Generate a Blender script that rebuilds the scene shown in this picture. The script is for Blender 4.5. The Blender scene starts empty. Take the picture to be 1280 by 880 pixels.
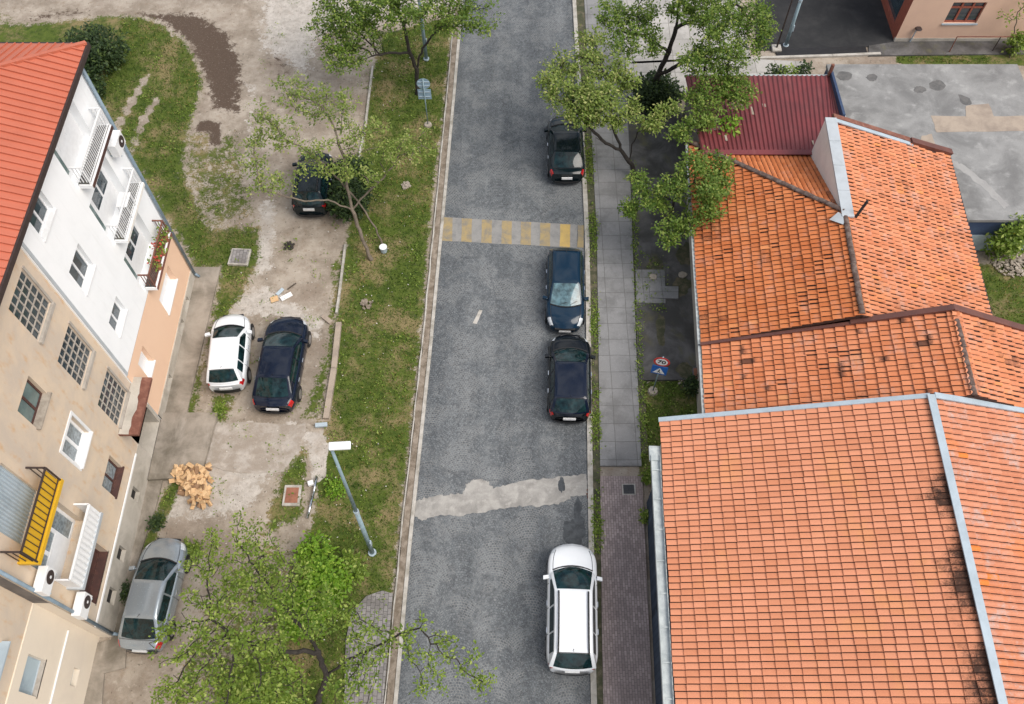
import bpy, bmesh, math, random
import numpy as np
from mathutils import Vector, Matrix
random.seed(7); rng = np.random.default_rng(7)
R = math.radians
S = bpy.context.scene
COL = S.collection
# ------------------------------------------------------------------ camera model (used to turn measured points into metres)
F, TH, CH = 1085.0, R(60), 33.0
cT, sT = math.cos(TH), math.sin(TH)
def at(px, py, z=0.0):
    u = (px-640)/F; v = (py-440)/F
    dx, dy, dz = u, cT-v*sT, -(sT+v*cT)
    t = (z-CH)/dz
    return Vector((dx*t, dy*t, z))
def on_x(px, py, x):                      # the point of the vertical plane X = x
    u = (px-640)/F; v = (py-440)/F
    dx, dy, dz = u, cT-v*sT, -(sT+v*cT)
    t = x/dx
    return Vector((x, dy*t, CH+dz*t))
cam = bpy.data.cameras.new('camera'); co = bpy.data.objects.new('camera', cam); COL.objects.link(co)
co.location = (0, 0, CH); co.rotation_euler = (R(30), 0, 0)
cam.sensor_width = 36; cam.lens = F/1280*36; cam.clip_end = 2000; cam.clip_start = .1
S.camera = co
# ------------------------------------------------------------------ helpers
def root_loc(o):
    v = Vector((0, 0, 0))
    while o is not None:
        v = v + o.location; o = o.parent
    return v
class MB:
    def __init__(s): s.v = []; s.f = []; s.m = []; s.t = []
    def face(s, pts, m=0, tint=None):
        i = len(s.v)
        for p in pts: s.v.append(tuple(p)); s.t.append(tint if tint is not None else (.5, .5, .5))
        s.f.append(tuple(range(i, i+len(pts)))); s.m.append(m)
    def box(s, a, b, m=0, tint=None):
        x0, y0, z0 = a; x1, y1, z1 = b
        s.obox(Vector(((x0+x1)/2, (y0+y1)/2, (z0+z1)/2)), Vector(((x1-x0)/2, 0, 0)), Vector((0, (y1-y0)/2, 0)), Vector((0, 0, (z1-z0)/2)), m, tint)
    def obox(s, c, ax, ay, az, m=0, tint=None):
        c = Vector(c); i = len(s.v)
        for k in ((-1,-1,-1),(1,-1,-1),(1,1,-1),(-1,1,-1),(-1,-1,1),(1,-1,1),(1,1,1),(-1,1,1)):
            s.v.append(tuple(c+ax*k[0]+ay*k[1]+az*k[2])); s.t.append(tint if tint is not None else (.5,.5,.5))
        for q in ((0,3,2,1),(4,5,6,7),(0,1,5,4),(1,2,6,5),(2,3,7,6),(3,0,4,7)):
            s.f.append(tuple(i+a for a in q)); s.m.append(m)
    def bar(s, p, q, w, h, m=0, up=Vector((0,0,1))):
        p, q = Vector(p), Vector(q); d = (q-p); L = d.length; d.normalize()
        if abs(d.dot(up)) > .98: up = Vector((0,1,0))
        a = d.cross(up).normalized(); b = a.cross(d).normalized()
        s.obox((p+q)/2, d*L/2, a*w/2, b*h/2, m)
    def cyl(s, p, q, r0, r1, n=10, m=0, caps=True, tint=None):
        p, q = Vector(p), Vector(q); d = (q-p).normalized()
        up = Vector((0,0,1)) if abs(d.z) < .9 else Vector((1,0,0))
        a = d.cross(up).normalized(); b = d.cross(a); i = len(s.v)
        for c, r in ((p, r0), (q, r1)):
            for k in range(n):
                t = 2*math.pi*k/n
                s.v.append(tuple(c+a*math.cos(t)*r+b*math.sin(t)*r)); s.t.append(tint if tint is not None else (.5,.5,.5))
        for k in range(n):
            k2 = (k+1) % n
            s.f.append((i+k, i+k2, i+n+k2, i+n+k)); s.m.append(m)
        if caps:
            s.f.append(tuple(i+k for k in range(n))[::-1]); s.m.append(m)
            s.f.append(tuple(i+n+k for k in range(n))); s.m.append(m)
    def tube(s, pts, r, n=8, m=0):
        for a, b in zip(pts, pts[1:]): s.cyl(a, b, r, r, n, m)
    def prism(s, poly, z0, z1, m=0):
        n = len(poly); i = len(s.v)
        for z in (z0, z1):
            for p in poly: s.v.append((p[0], p[1], z)); s.t.append((.5,.5,.5))
        s.f.append(tuple(i+n+k for k in range(n))); s.m.append(m)
        s.f.append(tuple(i+k for k in range(n))[::-1]); s.m.append(m)
        for k in range(n):
            k2 = (k+1) % n
            s.f.append((i+k, i+k2, i+n+k2, i+n+k)); s.m.append(m)
    def grid(s, P, m=0, flip=False):      # P[i][j] points
        n, k = len(P), len(P[0]); i0 = len(s.v)
        for row in P:
            for p in row: s.v.append(tuple(p)); s.t.append((.5,.5,.5))
        for a in range(n-1):
            for b in range(k-1):
                q = (i0+a*k+b, i0+a*k+b+1, i0+(a+1)*k+b+1, i0+(a+1)*k+b)
                s.f.append(q[::-1] if flip else q); s.m.append(m)
    def build(s, name, mats, parent=None, local=False, smooth=False, tint=False, recalc=False, bevel=0):
        me = bpy.data.meshes.new(name)
        off = Vector((0,0,0)) if (local or parent is None) else root_loc(parent)
        v = np.array(s.v, dtype=np.float32).reshape(-1, 3) - np.array(off, dtype=np.float32)
        me.from_pydata([tuple(a) for a in v.tolist()], [], s.f)
        if not isinstance(mats, (list, tuple)): mats = [mats]
        for m in mats: me.materials.append(m)
        if len(mats) > 1: me.polygons.foreach_set('material_index', s.m)
        if tint:
            at_ = me.attributes.new('tint', 'FLOAT_VECTOR', 'POINT')
            at_.data.foreach_set('vector', np.array(s.t, dtype=np.float32).ravel())
        if smooth: me.polygons.foreach_set('use_smooth', [True]*len(me.polygons))
        if recalc:
            bm = bmesh.new(); bm.from_mesh(me); bmesh.ops.remove_doubles(bm, verts=bm.verts, dist=1e-5)
            bmesh.ops.recalc_face_normals(bm, faces=bm.faces); bm.to_mesh(me); bm.free()
        me.update()
        o = bpy.data.objects.new(name, me); COL.objects.link(o)
        if parent is not None: o.parent = parent
        if bevel:
            b = o.modifiers.new('bevel', 'BEVEL'); b.width = bevel; b.segments = 2; b.limit_method = 'ANGLE'
        return o
def tag(o, label=None, cat=None, group=None, kind=None):
    if label: o['label'] = label
    if cat: o['category'] = cat
    if group: o['group'] = group
    if kind: o['kind'] = kind
    return o
def thing(name, loc, label, cat, group=None, rz=0):
    o = bpy.data.objects.new(name, None); COL.objects.link(o); o.location = loc; o.rotation_euler = (0, 0, rz)
    o.empty_display_size = .3
    return tag(o, label, cat, group)
def structure(o, label, cat='ground'):
    return tag(o, label, cat, kind='structure')
# ------------------------------------------------------------------ materials
class NT:
    def __init__(s, name):
        s.mat = bpy.data.materials.new(name); s.mat.use_nodes = True
        s.t = s.mat.node_tree; s.t.nodes.clear()
        s.out = s.t.nodes.new('ShaderNodeOutputMaterial')
        s.b = s.t.nodes.new('ShaderNodeBsdfPrincipled'); s.t.links.new(s.b.outputs[0], s.out.inputs[0])
    def n(s, typ, ins=None, **kw):
        nd = s.t.nodes.new('ShaderNode'+typ)
        for k, v in kw.items(): setattr(nd, k, v)
        for k, v in (ins or {}).items(): s.put(nd.inputs[k], v)
        return nd
    def put(s, inp, v):
        if isinstance(v, bpy.types.NodeSocket): s.t.links.new(v, inp)
        elif isinstance(v, bpy.types.Node): s.t.links.new(v.outputs[0], inp)
        else:
            if hasattr(inp.default_value, '__len__') and not isinstance(v, (int, float)) and len(inp.default_value) == 4 and len(v) == 3: v = (*v, 1)
            inp.default_value = v
    def pos(s): return s.n('TexCoord').outputs['Object']
    def mapped(s, scale=(1,1,1), rot=(0,0,0), loc=(0,0,0), vec=None):
        return s.n('Mapping', {'Vector': vec or s.pos(), 'Scale': scale, 'Rotation': rot, 'Location': loc}).outputs[0]
    def noise(s, scale, detail=4, rough=.6, vec=None, dist=0):
        return s.n('TexNoise', {'Vector': vec or s.pos(), 'Scale': scale, 'Detail': detail, 'Roughness': rough, 'Distortion': dist}).outputs[0]
    def ramp(s, fac, a, b):
        return s.n('MapRange', {'Value': fac, 'From Min': a, 'From Max': b}, interpolation_type='SMOOTHSTEP').outputs[0]
    def m(s, op, a, b=None, c=None):
        nd = s.n('Math', operation=op); s.put(nd.inputs[0], a)
        if b is not None: s.put(nd.inputs[1], b)
        if c is not None: s.put(nd.inputs[2], c)
        return nd.outputs[0]
    def mix(s, fac, a, b, mode='MIX'):
        nd = s.n('Mix', data_type='RGBA', blend_type=mode)
        s.put(nd.inputs[0], fac); s.put(nd.inputs[6], a); s.put(nd.inputs[7], b); return nd.outputs[2]
    def attr(s, name): return s.n('Attribute', attribute_name=name)
    def bump(s, h, strength=.3, dist=.02):
        s.put(s.b.inputs['Normal'], s.n('Bump', {'Height': h, 'Strength': strength, 'Distance': dist}).outputs[0])
    def fin(s, col, rough=.8, spec=None, metal=None, coat=None):
        s.put(s.b.inputs['Base Color'], col); s.put(s.b.inputs['Roughness'], rough)
        if spec is not None: s.put(s.b.inputs['Specular IOR Level'], spec)
        if metal is not None: s.put(s.b.inputs['Metallic'], metal)
        if coat is not None: s.put(s.b.inputs['Coat Weight'], coat); s.put(s.b.inputs['Coat Roughness'], .03)
        return s.mat
def lin(r, g, b):
    f = lambda c: (c/255/12.92 if c/255 <= .04045 else ((c/255+.055)/1.055)**2.4)
    return (f(r), f(g), f(b))
def mul(c, k): return tuple(a*k for a in c)
def plain(name, col, rough=.6, var=.12, scale=6, metal=None, spec=None, coat=None, bump=0):
    t = NT(name); nz = t.noise(scale, 5)
    c = t.mix(t.ramp(nz, .3, .7), mul(col, 1-var), mul(col, 1+var))
    if bump: t.bump(nz, bump, .02)
    return t.fin(c, rough, spec, metal, coat)
def stained(name, col, stain, amount=.5, scale=1.2, rough=.85, streak=None, bump=.25, fine=.15):
    t = NT(name)
    a = t.noise(scale, 6, .65, dist=.4)
    f = t.ramp(a, 1-amount-.18, 1-amount+.18)
    c = t.mix(f, col, stain)
    if streak:
        b = t.noise(streak[0], 4, .6, vec=t.mapped(scale=streak[1]))
        c = t.mix(t.m('MULTIPLY', t.ramp(b, .52, .75), streak[3] if len(streak) > 3 else .6), c, streak[2])
    g = t.noise(38, 3)
    c = t.mix(1.0, c, t.mix(g, (1-fine,)*3, (1+fine,)*3), 'MULTIPLY')
    t.bump(t.noise(25, 4), bump, .01)
    return t.fin(c, rough)
M = {}
def road_mat():
    t = NT('cobbles')
    geo = t.pos(); sp = t.n('SeparateXYZ', {0: geo}); x, y = sp.outputs[0], sp.outputs[1]
    W = 1.35
    k = t.m('FLOOR', t.m('DIVIDE', x, W))
    xl = t.m('SUBTRACT', t.m('SUBTRACT', x, t.m('MULTIPLY', k, W)), W/2)
    r2 = .92
    arc = t.m('SQRT', t.m('SUBTRACT', r2*r2, t.m('MULTIPLY', xl, xl)))
    th = t.m('ARCTAN2', xl, arc)
    yy = t.m('SUBTRACT', y, arc); yy = t.m('ADD', yy, t.m('MULTIPLY', k, .37))
    cmb = t.n('CombineXYZ', {0: t.m('MULTIPLY', th, r2), 1: yy, 2: 0.0}).outputs[0]
    wob = t.n('VectorMath', {0: cmb, 1: t.n('VectorMath', {0: t.n('TexNoise', {'Vector': geo, 'Scale': 5.0, 'Detail': 2}).outputs['Color'], 1: (.05, .05, 0)}, operation='MULTIPLY').outputs[0]}, operation='ADD').outputs[0]
    br = t.n('TexBrick', {'Vector': wob, 'Color1': (0,0,0,1), 'Color2': (1,1,1,1), 'Mortar': (.5,.5,.5,1), 'Scale': 1.0, 'Mortar Size': .009, 'Mortar Smooth': .5, 'Bias': 0.0, 'Brick Width': .112, 'Row Height': .098})
    stone = br.outputs[0]; mort = br.outputs[1]
    big = t.noise(.25, 4, .55, vec=t.mapped(scale=(3.4, .13, 1)))
    med = t.noise(.8, 5, .65)
    fine = t.noise(15, 4, .9); grit = t.noise(30, 2, .9)
    base = t.mix(t.ramp(big, .36, .66), (.100,.112,.123), (.152,.166,.177))
    base = t.mix(t.m('MULTIPLY', t.ramp(med, .5, .75), .2), base, (.185,.187,.186))
    base = t.mix(t.m('MULTIPLY', t.ramp(med, .42, .25), .2), base, (.075,.081,.090))
    c = t.mix(.75, base, t.mix(stone, (.62,.62,.63), (1.38,1.38,1.36)), 'MULTIPLY')
    c = t.mix(.9, c, t.mix(t.ramp(fine, .3, .7), (.87,.87,.87), (1.13,1.13,1.13)), 'MULTIPLY')
    c = t.mix(t.m('MULTIPLY', t.ramp(grit, .54, .66), .6), c, (.32,.325,.325))
    c = t.mix(t.m('MULTIPLY', t.ramp(grit, .46, .36), .55), c, (.055,.06,.067))
    mcol = t.mix(t.ramp(t.noise(.7, 3), .44, .58), (.055,.058,.064), (.36,.355,.34))
    c = t.mix(t.m('MULTIPLY', mort, .6), c, mcol)
    c = t.mix(t.m('MULTIPLY', t.ramp(t.noise(.55, 6, .72), .62, .74), .45), c, (.05,.053,.06))
    cv = t.n('TexVoronoi', {'Vector': t.mapped(scale=(1, .45, 1)), 'Scale': .42, 'Randomness': 1.0}, feature='DISTANCE_TO_EDGE').outputs['Distance']
    crk = t.m('MULTIPLY', t.ramp(t.m('ADD', cv, t.m('MULTIPLY', t.m('SUBTRACT', fine, .5), .03)), .012, .004), t.ramp(t.noise(.3, 3), .5, .6))
    c = t.mix(t.m('MULTIPLY', crk, .3), c, (.04,.043,.05))
    t.bump(t.m('SUBTRACT', 1.0, mort), .5, .015)
    return t.fin(c, t.m('ADD', .6, t.m('MULTIPLY', fine, .3)), .35)
def ground_mat():
    t = NT('ground')
    a = t.attr('zone'); sp = t.n('SeparateXYZ', {0: a.outputs['Vector']})
    n1 = t.noise(.55, 6, .7); n2 = t.noise(2.6, 6, .72); n3 = t.noise(11, 4, .75); n4 = t.noise(45, 3, .8)
    vor = t.n('TexVoronoi', {'Vector': t.pos(), 'Scale': 16.0, 'Randomness': 1.0})
    dirt = t.mix(t.ramp(n1, .35, .65), (.255,.212,.168), (.42,.365,.305))
    dirt = t.mix(t.m('MULTIPLY', t.ramp(n2, .52, .72), .7), dirt, (.255,.19,.135))
    dirt = t.mix(t.m('MULTIPLY', t.ramp(n2, .46, .25), .6), dirt, (.58,.52,.45))
    dirt = t.mix(t.m('MULTIPLY', t.ramp(t.noise(.33, 5, .7), .5, .68), .55), dirt, (.245,.19,.15))
    peb = t.m('MULTIPLY', t.ramp(vor.outputs['Distance'], .28, .12), t.ramp(n3, .48, .62))
    dirt = t.mix(t.m('MULTIPLY', peb, .6), dirt, t.mix(vor.outputs['Color'], (.13,.11,.09), (.62,.58,.52)))
    # pale concrete / packed light ground
    pale = t.mix(t.ramp(n2, .35, .65), (.41,.375,.335), (.55,.51,.465))
    pale = t.mix(t.ramp(n3, .56, .70), pale, (.30,.25,.20)); pale = t.mix(t.m('MULTIPLY', t.ramp(n1, .52, .66), .5), pale, (.36,.30,.245)); pale = t.mix(t.m('MULTIPLY', peb, .7), pale, t.mix(vor.outputs['Color'], (.16,.13,.10), (.62,.58,.52)))
    edge = t.m('ADD', t.m('MULTIPLY', t.m('SUBTRACT', n2, .5), 1.5), t.m('MULTIPLY', t.m('SUBTRACT', n3, .5), .8))
    fp = t.ramp(t.m('ADD', sp.outputs[2], edge), .38, .62)
    c = t.mix(fp, dirt, pale)
    soil = t.mix(n3, (.06,.043,.033), (.14,.10,.075))
    soil = t.mix(t.m('MULTIPLY', peb, .8), soil, (.42,.38,.33))
    fs = t.ramp(t.m('ADD', sp.outputs[1], edge), .36, .6)
    c = t.mix(fs, c, soil)
    g1 = t.mix(t.ramp(n2, .3, .62), (.038,.066,.011), (.095,.130,.024))
    g1 = t.mix(t.m('MULTIPLY', t.ramp(t.m('ADD', n1, t.m('MULTIPLY', t.m('SUBTRACT', n3, .5), .5)), .46, .66), .9), g1, (.27,.205,.11))
    g1 = t.mix(t.ramp(n3, .55, .72), g1, (.045,.075,.02))
    fg = t.ramp(t.m('ADD', t.m('ADD', sp.outputs[0], t.m('MULTIPLY', t.m('SUBTRACT', n2, .5), 1.3)), t.m('MULTIPLY', t.m('SUBTRACT', n3, .5), .9)), .42, .6)
    c = t.mix(fg, c, g1)
    c = t.mix(.75, c, t.mix(n4, (.6,.6,.6), (1.4,1.4,1.4)), 'MULTIPLY')
    c = t.mix(t.m('MULTIPLY', t.ramp(t.noise(7.5, 2, .4), .66, .72), .55), c, (.10,.085,.06))
    t.bump(t.m('ADD', n3, n4), .5, .03)
    return t.fin(c, .95, .2)
def slab_mat(name, col, grout, w, h, offs=.5, gs=.02, stain=(.1,.1,.1), rot=0, amt=.42, vary=.25):
    t = NT(name)
    v0 = t.mapped(rot=(0,0,rot)); v = t.n('VectorMath', {0: v0, 1: t.n('VectorMath', {0: t.n('TexNoise', {'Vector': v0, 'Scale': 1.3, 'Detail': 4}).outputs['Color'], 1: (.07*min(1, w*1.6), .07*min(1, w*1.6), 0)}, operation='MULTIPLY').outputs[0]}, operation='ADD').outputs[0]
    br = t.n('TexBrick', {'Vector': v, 'Color1': (0,0,0,1), 'Color2': (1,1,1,1), 'Mortar': (.5,.5,.5,1), 'Scale': 1.0, 'Mortar Size': gs, 'Mortar Smooth': .2, 'Bias': 0.0, 'Brick Width': w, 'Row Height': h}, offset=offs)
    n1 = t.noise(.8, 6, .7); n2 = t.noise(7, 5, .7); n3 = t.noise(40, 3)
    c = t.mix(br.outputs[0], mul(col, 1-vary), mul(col, 1+vary))
    c = t.mix(t.m('MULTIPLY', t.ramp(n1, amt, amt+.25), .75), c, stain)
    c = t.mix(t.m('MULTIPLY', t.ramp(n2, .55, .75), .45), c, mul(col, 1.5))
    c = t.mix(.7, c, t.mix(n3, (.65,)*3, (1.35,)*3), 'MULTIPLY')
    c = t.mix(t.m('MULTIPLY', br.outputs[1], .85), c, grout)
    t.bump(t.m('ADD', t.m('MULTIPLY', br.outputs[1], -1.0), t.m('MULTIPLY', n2, .3)), .4, .012)
    return t.fin(c, .85, .3)
def tile_mat(name, c0, c1, dark, darkamt, bright, lichen=0, vary=.7, thr=.985):
    t = NT(name)
    a = t.attr('tint'); sp = t.n('SeparateXYZ', {0: a.outputs['Vector']})
    n1 = t.noise(.45, 5, .65); n2 = t.noise(3.5, 5, .7); n3 = t.noise(28, 3, .8)
    c = t.mix(t.m('ADD', .5*(1-vary), t.m('MULTIPLY', sp.outputs[0], vary)), c0, c1)
    c = t.mix(t.ramp(sp.outputs[2], thr, thr+.006), c, bright)
    c = t.mix(t.m('MULTIPLY', t.ramp(n1, .45, .72), .35), c, mul(c1, 1.12)); c = t.mix(t.m('MULTIPLY', t.ramp(t.noise(.6, 3), .55, .7), .45), c, mul(bright, .92))
    if lichen: c = t.mix(t.m('MULTIPLY', t.ramp(t.noise(1.3, 6, .75), .5, .7), lichen), c, (.52,.43,.40))
    d = t.m('ADD', sp.outputs[1], t.m('ADD', t.m('MULTIPLY', t.m('SUBTRACT', n2, .5), .9), t.m('MULTIPLY', t.m('SUBTRACT', n3, .5), .5)))
    c = t.mix(t.m('MULTIPLY', t.ramp(d, .45, .95), darkamt), c, dark)
    c = t.mix(.55, c, t.mix(n3, (.72,)*3, (1.28,)*3), 'MULTIPLY')
    t.bump(n3, .25, .01)
    return t.fin(c, .82, .25)
def leaf_mat(name, a, b, c_):
    t = NT(name)
    at_ = t.attr('tint'); sp = t.n('SeparateXYZ', {0: at_.outputs['Vector']})
    c = t.mix(sp.outputs[0], a, b); c = t.mix(t.ramp(sp.outputs[1], .75, .95), c, c_)
    t.fin(c, .55, .35)
    tr = t.n('BsdfTranslucent', {0: t.mix(1.0, c, (1.25,1.3,.6), 'MULTIPLY')})
    mx = t.n('MixShader', {0: .3, 1: t.b.outputs[0], 2: tr.outputs[0]})
    t.t.links.new(mx.outputs[0], t.out.inputs[0])
    return t.mat
def paint(name, col, rough=.25, metal=0.0, flake=.05, dark=None):
    t = NT(name); n = t.noise(3, 4); d = t.noise(30, 3)
    c = t.mix(n, mul(col, 1-flake), mul(col, 1+flake))
    c = t.mix(t.m('MULTIPLY', t.ramp(d, .6, .8), .06), c, (.4,.36,.3))
    return t.fin(c, t.m('ADD', rough, t.m('MULTIPLY', d, .08)), .5 if dark is None else dark, metal, .8 if dark is None else .4)
M['road'] = road_mat(); M['ground'] = ground_mat()
M['kerb'] = stained('kerb_concrete', (.50,.475,.435), (.27,.25,.21), .45, 2.0)
M['patch'] = stained('patch_concrete', (.40,.385,.36), (.25,.24,.225), .5, 1.3, streak=(3.5, (1,1,1), (.47,.45,.42), .7), bump=.5, fine=.3)
M['stain'] = stained('road_stain', (.045,.05,.056), (.085,.095,.105), .5, 4.0, fine=.4)
M['faint'] = stained('faint_streak', (.36,.355,.345), (.30,.295,.29), .5, 2.0)
M['pale_slab'] = stained('pale_ground_slab', (.46,.42,.38), (.31,.265,.22), .55, 1.6, streak=(2.5, (1,1,1), (.54,.49,.43), .6), bump=.4, fine=.3)
M['slabs'] = slab_mat('pavement_slabs', (.25,.25,.253), (.11,.11,.105), .86, .82, 0.0, .012, (.155,.155,.155), vary=.08)
M['light_slabs'] = slab_mat('light_slabs', (.42,.405,.385), (.2,.19,.17), 1.1, 1.3, 0.0, .02, (.30,.29,.27), vary=.12)
M['pavers'] = slab_mat('brown_pavers', (.40,.325,.31), (.17,.14,.13), .2, .1, .5, .009, (.28,.23,.22), R(90))
M['grey_pavers'] = slab_mat('grey_pavers', (.27,.255,.25), (.10,.095,.09), .22, .16, .5, .012, (.17,.155,.145), R(90))
M['yard'] = stained('yard_concrete', (.165,.16,.16), (.06,.058,.055), .55, .7, streak=(1.3, (1,.8,1), (.115,.11,.06), .8), bump=.4)
M['apron'] = stained('apron_concrete', (.36,.315,.265), (.15,.13,.10), .5, .6, streak=(1.0, (1.6,.5,1), (.49,.44,.385), .5), bump=.35)
M['litter'] = stained('leaf_litter', (.15,.118,.085), (.31,.26,.21), .5, 2.6, bump=.8, fine=.4)
M['moss'] = stained('mossy_joint', (.055,.06,.03), (.17,.14,.095), .42, 3.0, bump=.8, fine=.4)
M['lot'] = stained('dark_asphalt', (.018,.019,.021), (.036,.036,.037), .45, 1.0)
M['garage_roof'] = stained('bleached_concrete', (.30,.30,.295), (.17,.17,.168), .5, .55, streak=(1.6, (1,1.3,1), (.41,.41,.40), .6), bump=.5, fine=.35)
M['cement'] = stained('tan_cement', (.40,.33,.265), (.27,.22,.18), .45, 1.2)
M['darkpatch'] = stained('dark_cement', (.16,.155,.15), (.10,.10,.10), .5, 3.0)
M['white_wall'] = stained('white_render', (.91,.93,.945), (.86,.88,.895), .42, .7, bump=.08, fine=.04, streak=(2.0, (1,2.2,.25), (.77,.785,.79), .4))
M['peach_wall'] = stained('peach_render', (.84,.58,.41), (.80,.54,.38), .4, .6, bump=.08, fine=.04)
M['beige_wall'] = stained('beige_render', (.69,.56,.42), (.56,.475,.39), .5, .55, streak=(2.2, (1,1.4,.6), (.60,.37,.18), .7), bump=.2, fine=.1)
M['plinth'] = stained('plinth_render', (.52,.48,.42), (.36,.33,.28), .45, 1.0, bump=.3)
M['cream_wall'] = stained('cream_render', (.74,.655,.54), (.68,.60,.50), .4, .5, bump=.1, fine=.04)
M['shaded_dirt_wall'] = stained('shaded_weathered_render', (.20,.18,.165), (.11,.10,.095), .5, 1.2)  # dark grey holds painted shade besides dirt, on step face and shed wall
M['pink_wall'] = stained('pink_render', (.76,.52,.385), (.70,.47,.35), .45, .7, bump=.1, fine=.05)
M['slate_wall'] = slab_mat('blue_slate_wall', (.05,.07,.105), (.02,.028,.042), .4, .25, .5, .012, (.03,.045,.07))
M['fire_wall'] = stained('pale_render', (.80,.775,.735), (.70,.68,.64), .45, .8, bump=.1)
M['coping'] = stained('zinc_coping', (.47,.51,.54), (.38,.41,.43), .4, 1.5, rough=.5, bump=.05, fine=.04)
M['zinc'] = stained('zinc_sheet', (.42,.50,.56), (.34,.41,.46), .45, 1.5, rough=.45, bump=.05, fine=.05)
M['gutter'] = stained('weathered_gutter', (.50,.54,.54), (.34,.38,.39), .5, 3.0, rough=.55, bump=.15, fine=.12)
M['rust'] = stained('rusty_sheet', (.17,.065,.045), (.28,.13,.09), .42, 4.0, bump=.3)
M['brown_metal'] = stained('brown_sheet', (.16,.062,.045), (.11,.045,.037), .5, 1.5, rough=.5, bump=.1)
M['burgundy'] = stained('burgundy_sheet', (.205,.043,.047), (.155,.036,.04), .5, .8, rough=.5, streak=(1.2, (2.0,.3,1), (.30,.11,.105), .35), bump=.05, fine=.06)
M['orange_metal'] = stained('orange_sheet', (.52,.15,.088), (.46,.13,.075), .5, .6, rough=.45, bump=.03, fine=.03)
M['tile_near'] = tile_mat('salmon_tiles', (.57,.215,.11), (.71,.305,.18), (.03,.018,.014), .95, (.74,.33,.14), vary=.6, thr=1.1)
M['tile_mid'] = tile_mat('orange_tiles', (.54,.17,.068), (.70,.27,.135), (.07,.032,.024), .88, (.70,.30,.13), .32)
M['tile_old'] = tile_mat('old_orange_tiles', (.47,.13,.040), (.64,.22,.085), (.085,.034,.022), .85, (.68,.26,.10), .22)
M['tile_right'] = tile_mat('rosy_tiles', (.55,.19,.090), (.70,.29,.155), (.09,.045,.035), .85, (.70,.27,.10), .4)
M['tile_faded'] = tile_mat('faded_rosy_tiles', (.53,.20,.11), (.66,.29,.175), (.09,.045,.035), .6, (.74,.22,.05), .7, thr=.975)
M['ridge_tile'] = stained('mossy_ridge_tile', (.10,.062,.05), (.24,.19,.165), .42, 5.0, bump=.5)
M['under'] = plain('roof_underlay', (.045,.018,.012), .9)
M['bark'] = stained('bark', (.085,.068,.052), (.16,.135,.105), .4, 5, bump=.7, fine=.3)
M['bark_dark'] = stained('dark_bark', (.032,.027,.023), (.065,.055,.046), .4, 5, bump=.7, fine=.3)
M['bark_pale'] = stained('pale_bark', (.19,.155,.12), (.11,.09,.07), .45, 5, bump=.6, fine=.25)
M['leaf_a'] = leaf_mat('spring_leaf', (.05,.11,.012), (.185,.275,.045), (.32,.38,.09))
M['leaf_b'] = leaf_mat('pale_leaf', (.085,.145,.02), (.27,.345,.08), (.42,.43,.16))
M['leaf_c'] = leaf_mat('bright_leaf', (.10,.22,.012), (.21,.36,.03), (.32,.45,.06))
M['leaf_d'] = leaf_mat('dark_leaf', (.020,.042,.014), (.05,.085,.028), (.10,.15,.04))
M['leaf_e'] = leaf_mat('mid_leaf', (.075,.14,.014), (.235,.33,.05), (.36,.43,.11))
M['grass'] = leaf_mat('grass_blade', (.022,.058,.005), (.115,.18,.024), (.34,.26,.10))
M['glass'] = plain('window_glass', (.045,.065,.078), .06, .3, 1.5, spec=.9)
M['glass_teal'] = plain('teal_window_glass', (.14,.20,.195), .12, .2, 1.5, spec=.7)
M['curtain'] = plain('curtained_glass', (.22,.26,.28), .1, .35, 9, spec=.7)
M['car_glass'] = plain('car_glass', (.007,.024,.027), .04, .6, 4, spec=.5)
M['car_glass_light'] = plain('painted_reflection_glass', (.085,.15,.175), .05, .6, 3, spec=.6)  # paler base colour paints a reflection into the windscreen
M['white_paint'] = plain('white_paint', (.80,.81,.82), .45, .04)
M['grey_frame'] = stained('grey_concrete_grid', (.46,.42,.37), (.33,.29,.25), .45, 3)
M['brown_frame'] = stained('brown_wood', (.10,.045,.036), (.06,.03,.027), .5, 4, rough=.6)
M['red_frame'] = plain('rust_red_paint', (.33,.095,.06), .5)
M['yellow'] = stained('yellow_paint', (.70,.42,.02), (.62,.35,.025), .4, 2.5, rough=.5, bump=.05)
M['iron'] = plain('dark_iron', (.045,.03,.028), .6)
M['pipe'] = plain('blue_grey_pipe', (.20,.27,.33), .45, .15, 3)
M['pole'] = plain('galvanised_pole', (.24,.33,.37), .45, .15, 3)
M['lamp_white'] = plain('lamp_housing', (.82,.84,.86), .35, .04)
M['sign_back'] = plain('sign_back', (.28,.40,.50), .5, .12, 4)
M['sign_white'] = plain('sign_white', (.80,.80,.80), .4, .05)
M['sign_red'] = plain('sign_red', (.55,.04,.035), .4, .08)
M['sign_blue'] = plain('sign_blue', (.02,.12,.44), .4, .08)
M['black'] = plain('matt_black', (.015,.015,.017), .6, .2)
M['rubber'] = plain('tyre_rubber', (.018,.018,.019), .85)
M['rim'] = plain('alloy_rim', (.42,.43,.45), .3, .1, metal=.8)
M['tail'] = plain('tail_lamp', (.50,.012,.014), .15, .2, coat=1.0)
M['head'] = plain('head_lamp', (.62,.66,.70), .1, .15, coat=1.0)
M['plate'] = plain('number_plate', (.72,.73,.74), .4, .06)
M['chrome'] = plain('chrome', (.6,.62,.65), .15, .1, metal=1.0)
M['car_white'] = paint('white_car_paint', (.80,.83,.86), .2)
M['car_black'] = paint('black_car_paint', (.004,.006,.009), .10, dark=.22)
M['car_navy'] = paint('navy_car_paint', (.005,.022,.046), .10, dark=.22)
M['car_blueblack'] = paint('blue_black_car_paint', (.006,.011,.026), .10, dark=.22)
M['car_green'] = paint('green_black_car_paint', (.006,.013,.017), .12, dark=.22)
M['car_silver'] = paint('silver_car_paint', (.34,.385,.42), .22, .5)
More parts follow.
